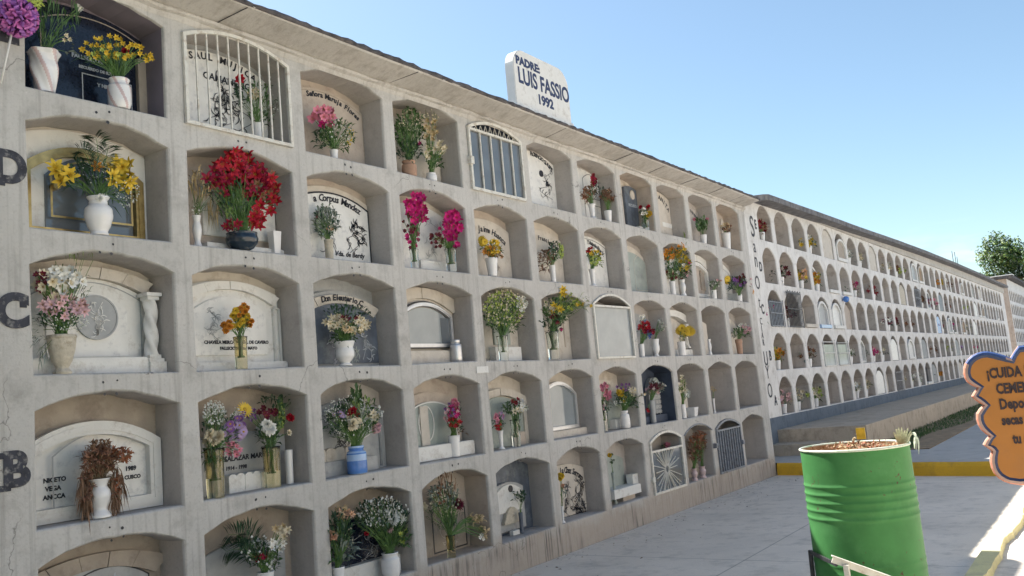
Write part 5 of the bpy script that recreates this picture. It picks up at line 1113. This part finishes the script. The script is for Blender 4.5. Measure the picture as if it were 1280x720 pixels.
# ------------------------------------------------------------------ memorial plaque on the roof
PX_ = .15; root = empty('memorial_plaque', 'white upright plaque with rounded corners lettered in dark blue, standing on the roof edge', 'plaque', loc=(PX_, 7.4, 4.345)); loc = root.location
y0 = 6.88; y1 = 7.90; zb = 4.42; zt_ = 4.93
def rc(y0, y1, z0, z1, r, n=8):
    P = [(y0,z0),(y1,z0)]
    P += [(y1-r+r*sin(pi/2-a), z1-r+r*cos(pi/2-a)) for a in [pi/2*i/n for i in range(n+1)]]
    P += [(y0+r-r*sin(a), z1-r+r*cos(a)) for a in [pi/2*i/n for i in range(n+1)]]
    return P
A = rc(y0, y1, zb, zt_+.05, .17); A = [(a, b+.03*sin(pi*(a-y0)/(y1-y0)) if b > zb+.1 else b) for a, b in A]
g = MB(); g.prism(A, PX_-.10, PX_-.006); g.prism(offs(A,-.006), PX_-.006, PX_); sub(g, loc).build('slab', M_WHITE, root)
g = MB(); g.box((PX_-.13,y0-.015,4.335),(PX_+.012,y1+.015,zb+.002)); sub(g, loc).build('base', M_MARB, root)
M_NV = simple('navy_lettering', (.03,.045,.11), .6, var=.2)
for st, yy_, zz_, sz, sxx in (('PADRE:', 7.14, 4.87, .115, 1.15), ('LUIS FASSIO', 7.42, 4.715, .225, .80), ('1992', 7.41, 4.545, .135, 1.1)):
    o = text_mesh(st, sz, M_NV, root, 'inscription', (PX_+.001, yy_, zz_), bold=.006, sx_=sxx); o.location = -loc
# small white sticker on the beam
g = MB(); P = onx(603,462,.004); g.box((.001,P.y-.085,P.z-.028),(.006,P.y+.085,P.z+.028)); tag(g.build('name_tag', M_WHITE), 'small blank bright white tag stuck on the beam below the middle row', 'tag')
# white paper wrap over the bottom row flowers
# ------------------------------------------------------------------ ribbon pompom hanging at the top left
P = onx(22,22,.10); s_ = mpp(P); root = empty('ribbon_pompom', 'pink and purple foil ribbon pompom on a white stick at the top left', 'ribbon pompom', loc=P)
g = MB(); R_ = 25*s_
for i in range(150):
    t = (i+.5)/150; z_ = 1-2*t; a = i*2.4; d = Vector((cos(a)*math.sqrt(1-z_*z_), sin(a)*math.sqrt(1-z_*z_), z_)); s1 = d.cross(Vector((U(-1,1),U(-1,1),U(-1,1)))).normalized(); w_ = R_*.13; k = 6; vs = []
    for j in range(k+1):
        u = j/k; q = d*(R_*(.25+.75*sin(pi*u)))+s1.cross(d)*(R_*.32*(u-.5)); vs += [q-s1*w_, q+s1*w_]
    g.add(vs, [(2*j,2*j+1,2*j+3,2*j+2) for j in range(k)], i % 3 == 0, True)
g.build('ribbon_bow', [M_RIB, simple('purple_ribbon', (.28,.10,.38), .35, var=.2)], root)
g = MB(); a_ = onx(15,40,.08)-P; b_ = onx(1,104,.03)-P; g.tube([a_, (a_+b_)/2, b_], 2.6*s_/2, 6); g.build('stick', M_WHITE, root)
g = MB()
for i in range(14):
    q = onx(44+U(-9,9), 3+U(-3,6), .08)-P; g.tube([q, q+Vector((U(-.02,.02),U(-.04,.04),U(-.03,.03))), q+Vector((0,U(-.05,.05),U(-.02,.04)))], .004, 4)
g.build('yellow_ribbon', PET['lime'], root)

# ------------------------------------------------------------------ oil drum used as a litter bin
DC = Vector((3.232, 5.37, 0)); DR = .303; DT = 1.156; DH = .90
root = empty('oil_drum', 'green painted steel drum used as a bin for dead flowers, on a white metal stand', 'drum', loc=(DC.x, DC.y, DT-DH)); loc = root.location
def rings(z):
    r = DR-.004
    for z0, n in ((DT-.20,5),(DT-.63,2)):
        for k in range(n): r += .0044*math.exp(-((z-(z0-.045*k))/.010)**2)*(1 if z0 > .8 else .5)
    return r
zs_ = [DT-DH+i*DH/260 for i in range(261)]
prof = [(rings(z), z) for z in zs_]
dent = lambda i, a, z: .006*math.exp(-((a-4.6)**2*14+((z-(DT-.52))*9)**2))*-2+.003*sin(2*a+z*3)
g = MB(); g.lathe(prof, (DC.x,DC.y,0), 96, 0, dent)
g.lathe([(DR-.012,DT-.002),(DR-.013,DT-.45),(.01,DT-.46)], (DC.x,DC.y,0), 64, 1, dent); g.lathe([(DR-.01,DT-DH),(.01,DT-DH)], (DC.x,DC.y,0), 64, 0)
sub(g, loc).build('drum_body', [M_GREENP, simple('rusty_inside', (.30,.19,.11), .9, var=.4, scale=9)], root)
g = MB(); g.lathe([(DR-.004+.0075*cos(2*pi*i/12), DT+.0075*sin(2*pi*i/12)) for i in range(13)], (DC.x,DC.y,0), 96, 0, dent)
sub(g, loc).build('rim', simple('worn_white_rim', (.62,.66,.55), .4, var=.1, scale=20, stain=((.10,.30,.12), 9)), root)
# heap of dead flowers
root = empty('dead_flower_heap', 'heap of withered brown flowers and pale palm strips in the green drum', 'dead flowers', loc=(DC.x,DC.y,DT-.08)); loc = root.location
g = MB(); vs = []; n = 40
for i in range(9):
    for j in range(n):
        a = 2*pi*j/n; r = (DR-.02)*i/8; vs.append((DC.x+r*cos(a), DC.y+r*sin(a), DT-.065+.045*(1-(i/8)**2)+.02*sin(5*r*30+a*3)*.5+U(-.006,.006)))
g.add(vs, [(i*n+j, i*n+(j+1)%n, (i+1)*n+(j+1)%n, (i+1)*n+j) for i in range(8) for j in range(n)], 0, False); sub(g, loc).build('heap', simple('withered_mass', (.33,.20,.10), .95, var=.45, scale=40, bump=.6, bscale=90), root)
gl = MB(); gt = MB(); gb = MB()
for i in range(520):
    a = U(0,2*pi); r = (DR-.03)*math.sqrt(rnd.random()); P = Vector((DC.x+r*cos(a), DC.y+r*sin(a), DT-.045+.04*(1-(r/DR)**2)+U(0,.02)))
    if P.x-DC.x > -.12 or i % 3 == 0: leaf((gl,gt,gb)[i % 3], P, Vector((U(-1,1),U(-1,1),U(-.1,.8))), U(.02,.05), U(.006,.016))
for q, co, nm in ((gl,LEAF['b'],'dry_leaves'),(gt,LEAF['t'],'dry_leaves'),(gb,PET['rust'],'petals')): sub(q, loc).build(nm, co, root)['kind'] = 'stuff'
for (px, py, co, ty, sp) in ((1068,549,'cream','carn',7),(1074,552,'brown','dry',9),(1086,556,'cream','alst',7),(1098,556,'peach','dry',9),(1110,555,'cream','alst',8),(1092,552,'rust','dry',9),(1120,553,'white','alst',7),(1071,544,'white','alst',5)):
    v = ray(px, py); t = (5.42-CAMP.y)/v.y; P = CAMP+v*t; o = link('dead_blossom', blossom(ty, co), root, P-loc); o.scale = (sp*mpp(P)/2,)*3; o.rotation_euler = (U(0,1.5),U(0,1.5),U(0,6))
g = MB(); P = ony(1077,549,5.42); q = ony(1075,535,5.42); g.bar(P, q, .05, .008, 0, Vector((0,1,0))); sub(g, loc).build('yellow_wrapper', PET['yellow'], root)
g = MB()
for k, (tx, ty) in enumerate(((1117,540),(1120,536),(1123,534),(1127,534),(1131,537),(1135,535),(1139,538),(1144,543),(1149,541),(1152,546))):
    a = ony(1124+k*1.3, 556, 5.4); e = ony(tx, ty, 5.3); p_ = [a, a.lerp(e,.55)+Vector((0,0,.006)), e]
    if k > 6: p_ = [a, ony(1137+k*.3, 543, 5.3), e, ony(tx-1, ty+9, 5.25), ony(tx-3+k*.3, ty+18-(k-7)*2, 5.2)]
    if k in (8,9): p_ = [a, ony(1138, 542, 5.3), ony(tx-5, ty+2, 5.25), ony(tx-7+k*.4, ty+22, 5.2)]
    sp = smooth_path(p_, 6); s1 = Vector((.85,.4,.1)).normalized(); vs = []
    for j, s in enumerate(sp): ww = .0062*sin(pi*(j+.8)/(len(sp)+.6)); vs += [s-s1*ww, s+s1*ww]
    g.add(vs, [(2*j,2*j+1,2*j+3,2*j+2) for j in range(len(sp)-1)])
sub(g, loc).build('palm_strips', simple('pale_palm_leaf', (.42,.46,.33), .6, var=.35, scale=50), root)
# stand of white angle iron
root = empty('drum_stand', 'worn white angle iron frame holding the green drum', 'stand', loc=(DC.x, DC.y, GZ)); loc = root.location
zr = DT-.60
def at5(px, py, r): v = ray(px, py); k = v.copy(); k.z = 0; return CAMP+v*(r/k.length)
A_ = at5(1013, 690, 5.5); B_ = at5(1045, 701, 5.14); C_ = at5(1135, 733, 5.2)
g = MB(); e = (C_-B_).normalized(); D_ = B_+e*.46
g.bar(B_-e*.02, D_, .008, .032, 0); g.bar(B_-e*.02+Vector((0,0,.02)), D_+Vector((0,0,.02)), .03, .005, 0); sub(g, loc).build('front_bar', M_WMET, root)
g = MB(); g.bar(A_, B_+Vector((.0,0,-.02)), .012, .02); g.bar((A_.x-.01,A_.y,GZ), A_+Vector((0,0,.01)), .02, .02); sub(g, loc).build('side_bar', M_DMET, root)
for (x, y) in ((B_.x+.05,B_.y-.0),):
    g = MB(); g.bar((x,y,GZ),(x,y,(B_.z if y < DC.y else .55)-.02),.026,.026); sub(g, loc).build('leg', M_WMET, root)

# ------------------------------------------------------------------ painted sign
SR = 4.2; SC = Vector((CAMP.x+sin(radians(-5.4))*SR, cos(radians(-5.4))*SR, 0))
def on_sign(px, py):
    nrm = Vector((.20,-1,0)).normalized(); v = ray(px, py); P0 = Vector((CAMP.x+sin(radians(-8.2))*SR, cos(radians(-8.2))*SR, 1.4)); return CAMP+v*((P0-CAMP).dot(nrm)/v.dot(nrm))
sr_ = Vector((1,.20,0)).normalized(); su_ = Vector((0,0,1)); sn_ = Vector((.20,-1,0)).normalized()
O_ = on_sign(1203, 520); root = empty('painted_sign', 'orange cloud shaped sign with navy border about caring for the cemetery', 'sign', loc=(O_.x+.45*sr_.x, O_.y+.45*sr_.y, GZ)); loc = root.location
pts = [(335,45),(318,68),(300,98),(276,88),(250,80),(222,73),(195,68),(170,70),(148,76),(125,88),(108,103),(95,122),(88,145),(87,168),(93,190),(104,208),(124,222),(150,234),(136,252),(124,272),(140,288),(160,302),(178,312),(160,328),(146,350),(146,376),(154,402),(168,424),(186,440),(204,450),(188,468),(176,490),(192,502),(206,512),(214,520),(208,545),(208,570),(214,596),(226,620),(244,640),(268,655),(300,666),(345,672)]
def sloc(P): d = P-O_; return (d.dot(sr_), d.z)
left = [sloc(on_sign(1180+x/3.6, 420+y/3.6)) for x, y in pts]
cx_ = left[0][0]+.20
right_ = [(2*cx_-a, b+.02) for a, b in left[::-1]]
OUT = left+right_[:]
cen = (sum(a for a, b in OUT)/len(OUT), sum(b for a, b in OUT)/len(OUT))
def inset(A, d):
    n = len(A); out = []
    for i in range(n):
        p = Vector(A[(i-2) % n]); q = Vector(A[(i+2) % n]); t = (q-p).normalized(); nrm = Vector((-t.y, t.x)); c = Vector(A[i])
        out.append(tuple(c+nrm*d))
    return out
area = sum(OUT[i][0]*OUT[(i+1) % len(OUT)][1]-OUT[(i+1) % len(OUT)][0]*OUT[i][1] for i in range(len(OUT)))
sgn = 1 if area > 0 else -1
def W(a, b, d): return O_+sr_*a+su_*b+sn_*d
def sprism(A, d0, d1, mats, name, B=None):
    g = MB(); B = B or A; n = len(A); vs = [W(a,b,d0) for a, b in A]+[W(a,b,d1) for a, b in B]
    g.add(vs, [(i,(i+1)%n,n+(i+1)%n,n+i) for i in range(n)]); g.add(vs[:n], [tuple(range(n))])
    import bmesh
    g.add(vs[n:], [tuple(range(n))]); o = sub(g, loc).build(name, mats, root)
    b = bmesh.new(); b.from_mesh(o.data); bmesh.ops.triangulate(b, faces=[f for f in b.faces if len(f.verts) > 4]); bmesh.ops.recalc_face_normals(b, faces=b.faces); b.to_mesh(o.data); b.free(); return o
sprism(OUT, -.03, -.004, M_PINKE, 'backing_board')
I1 = inset(OUT, .006*sgn); I2 = inset(OUT, .016*sgn); I3 = inset(OUT, .027*sgn)
g = MB(); n = len(OUT); vs = [W(a,b,-.0038) for a, b in OUT]+[W(a,b,.008) for a, b in I1]+[W(a,b,.010) for a, b in I2]; g.add(vs, [(i,(i+1)%n,n+(i+1)%n,n+i) for i in range(n)], 0); g.add(vs, [(n+i,n+(i+1)%n,2*n+(i+1)%n,2*n+i) for i in range(n)], 1)
vs2 = [W(a,b,.010) for a, b in I2]+[W(a,b,.004) for a, b in I3]; g.add(vs2, [(i,(i+1)%n,n+(i+1)%n,n+i) for i in range(n)], 2)
for i, f in enumerate(g.f):
    if g.m[i] in (0,1) and (g.v[f[0]][2] > 1.585 or i % n > len(left)+36 or (len(left)-4 < i % n < len(left)+2 and False)): g.m[i] = 3
o = recalc(sub(g, loc).build('border', [simple('reddish_sign_edge', (.50,.20,.13), .6, var=.1), M_PINKE, M_NAVYP, M_BLUEP], root))
sprism(I3, -.003, .0042, M_ORANGE, 'face_panel')
M_SINK = simple('dark_sign_lettering', (.045,.03,.035), .6, var=.1)
for st, px, py, h in (('¡CUIDA NUESTRO', 1233, 468, .058), ('CEMENTERIO!', 1245, 487, .058), ('Deposita flores', 1249, 506, .060), ('secas en el', 1252, 526, .055), ('tu cilindro', 1266, 549, .055)):
    P = on_sign(px, py)+sn_*.0055; cu = text_mesh(st, h, M_SINK, root, 'lettering', tuple(P), right=sr_, up=su_, align='LEFT', bold=.0022, sx_=.66); cu.location = -loc
    # the writing climbs slightly, as painted
for sx2 in (.50,):
    g = MB(); a = W(sx2,-.4,-.05); g.bar((a.x,a.y,GZ),(a.x,a.y,1.5),.035,.035); sub(g, loc).build('post', M_GMET, root)

# fallen petals and dry leaves along the foot of the wall
g = MB()
for i in range(260):
    y = U(6.2,13); x = .02+abs(rnd.gauss(0,.35)); x = x if x < 3 else .5
    leaf(g, Vector((x,y,GZ+.004)), Vector((U(-1,1),U(-1,1),U(0,.15))), U(.012,.04), U(.006,.016), rnd.choice((0,0,1,2)), 0)
tag(g.build('leaf_litter', [LEAF['b'], LEAF['t'], PET['pale']]), 'fallen petals and dry leaf bits at the foot of the near wall', 'leaf litter', kind='stuff')
# ------------------------------------------------------------------ thin aerials on the far roof
for k, (px, py, h) in enumerate(((1191,322,.8),(1194.5,325,1.0),(1197,327,.6))):
    P = onx(px, py, -1.0); g = MB(); g.bar((0,0,-1.0),(0,0,h*.35),.02,.02); o = g.build('rebar_stub', M_DMET, None, (P.x, P.y, P.z))
    tag(o, ['left thin rebar stub standing on the far roof','taller middle rebar stub standing on the far roof','right short rebar stub standing on the far roof'][k], 'rebar', 'rebar stubs on the far roof')

# ------------------------------------------------------------------ tree behind the far wall
TC = ony(1281, 338, 78); root = empty('leafy_tree', 'bushy green tree rising behind the far end of the walls', 'tree', loc=(TC.x+.6, 78, GZ)); loc = root.location
g = MB(); b0 = Vector((loc.x,78,GZ)); top = Vector((loc.x,78,TC.z+1)); g.tube([b0, b0.lerp(top,.5)+Vector((.2,0,0)), top], .32, 10, 0, .10)
tips = []
for i in range(52):
    t = U(.35,1); a = U(0,2*pi); s = b0.lerp(top,t); L_ = (3.9-1.9*abs(t-.6))*U(.6,1); e = s+Vector((cos(a)*L_, sin(a)*L_, U(-.2,1.8))); g.tube([s, s.lerp(e,.5)+Vector((0,0,.25)), e], .09, 5, 0, .02); tips.append(e); tips.append(s.lerp(e,.65))
sub(g, loc).build('trunk', M_WOOD, root)
for cl, nn in (('g',19000),('s',8000),('y',13000)):
    g = MB()
    for i in range(nn):
        c = rnd.choice(tips); r = 1.05*rnd.random()**.5; a = U(0,2*pi); zz = U(-1,1); q = c+Vector((r*math.sqrt(1-zz*zz)*cos(a), r*math.sqrt(1-zz*zz)*sin(a), r*zz*.75+(.15 if cl == 'y' else 0)))
        leaf(g, q, Vector((U(-1,1),U(-1,1),U(-.6,.6))), U(.18,.34), U(.12,.2))
    sub(g, loc).build('crown', LEAF[cl], root)

for o in bpy.data.objects:
    if 'label' in o and len(o['label'].split()) > 16: print('LONG', o.name, o['label'])
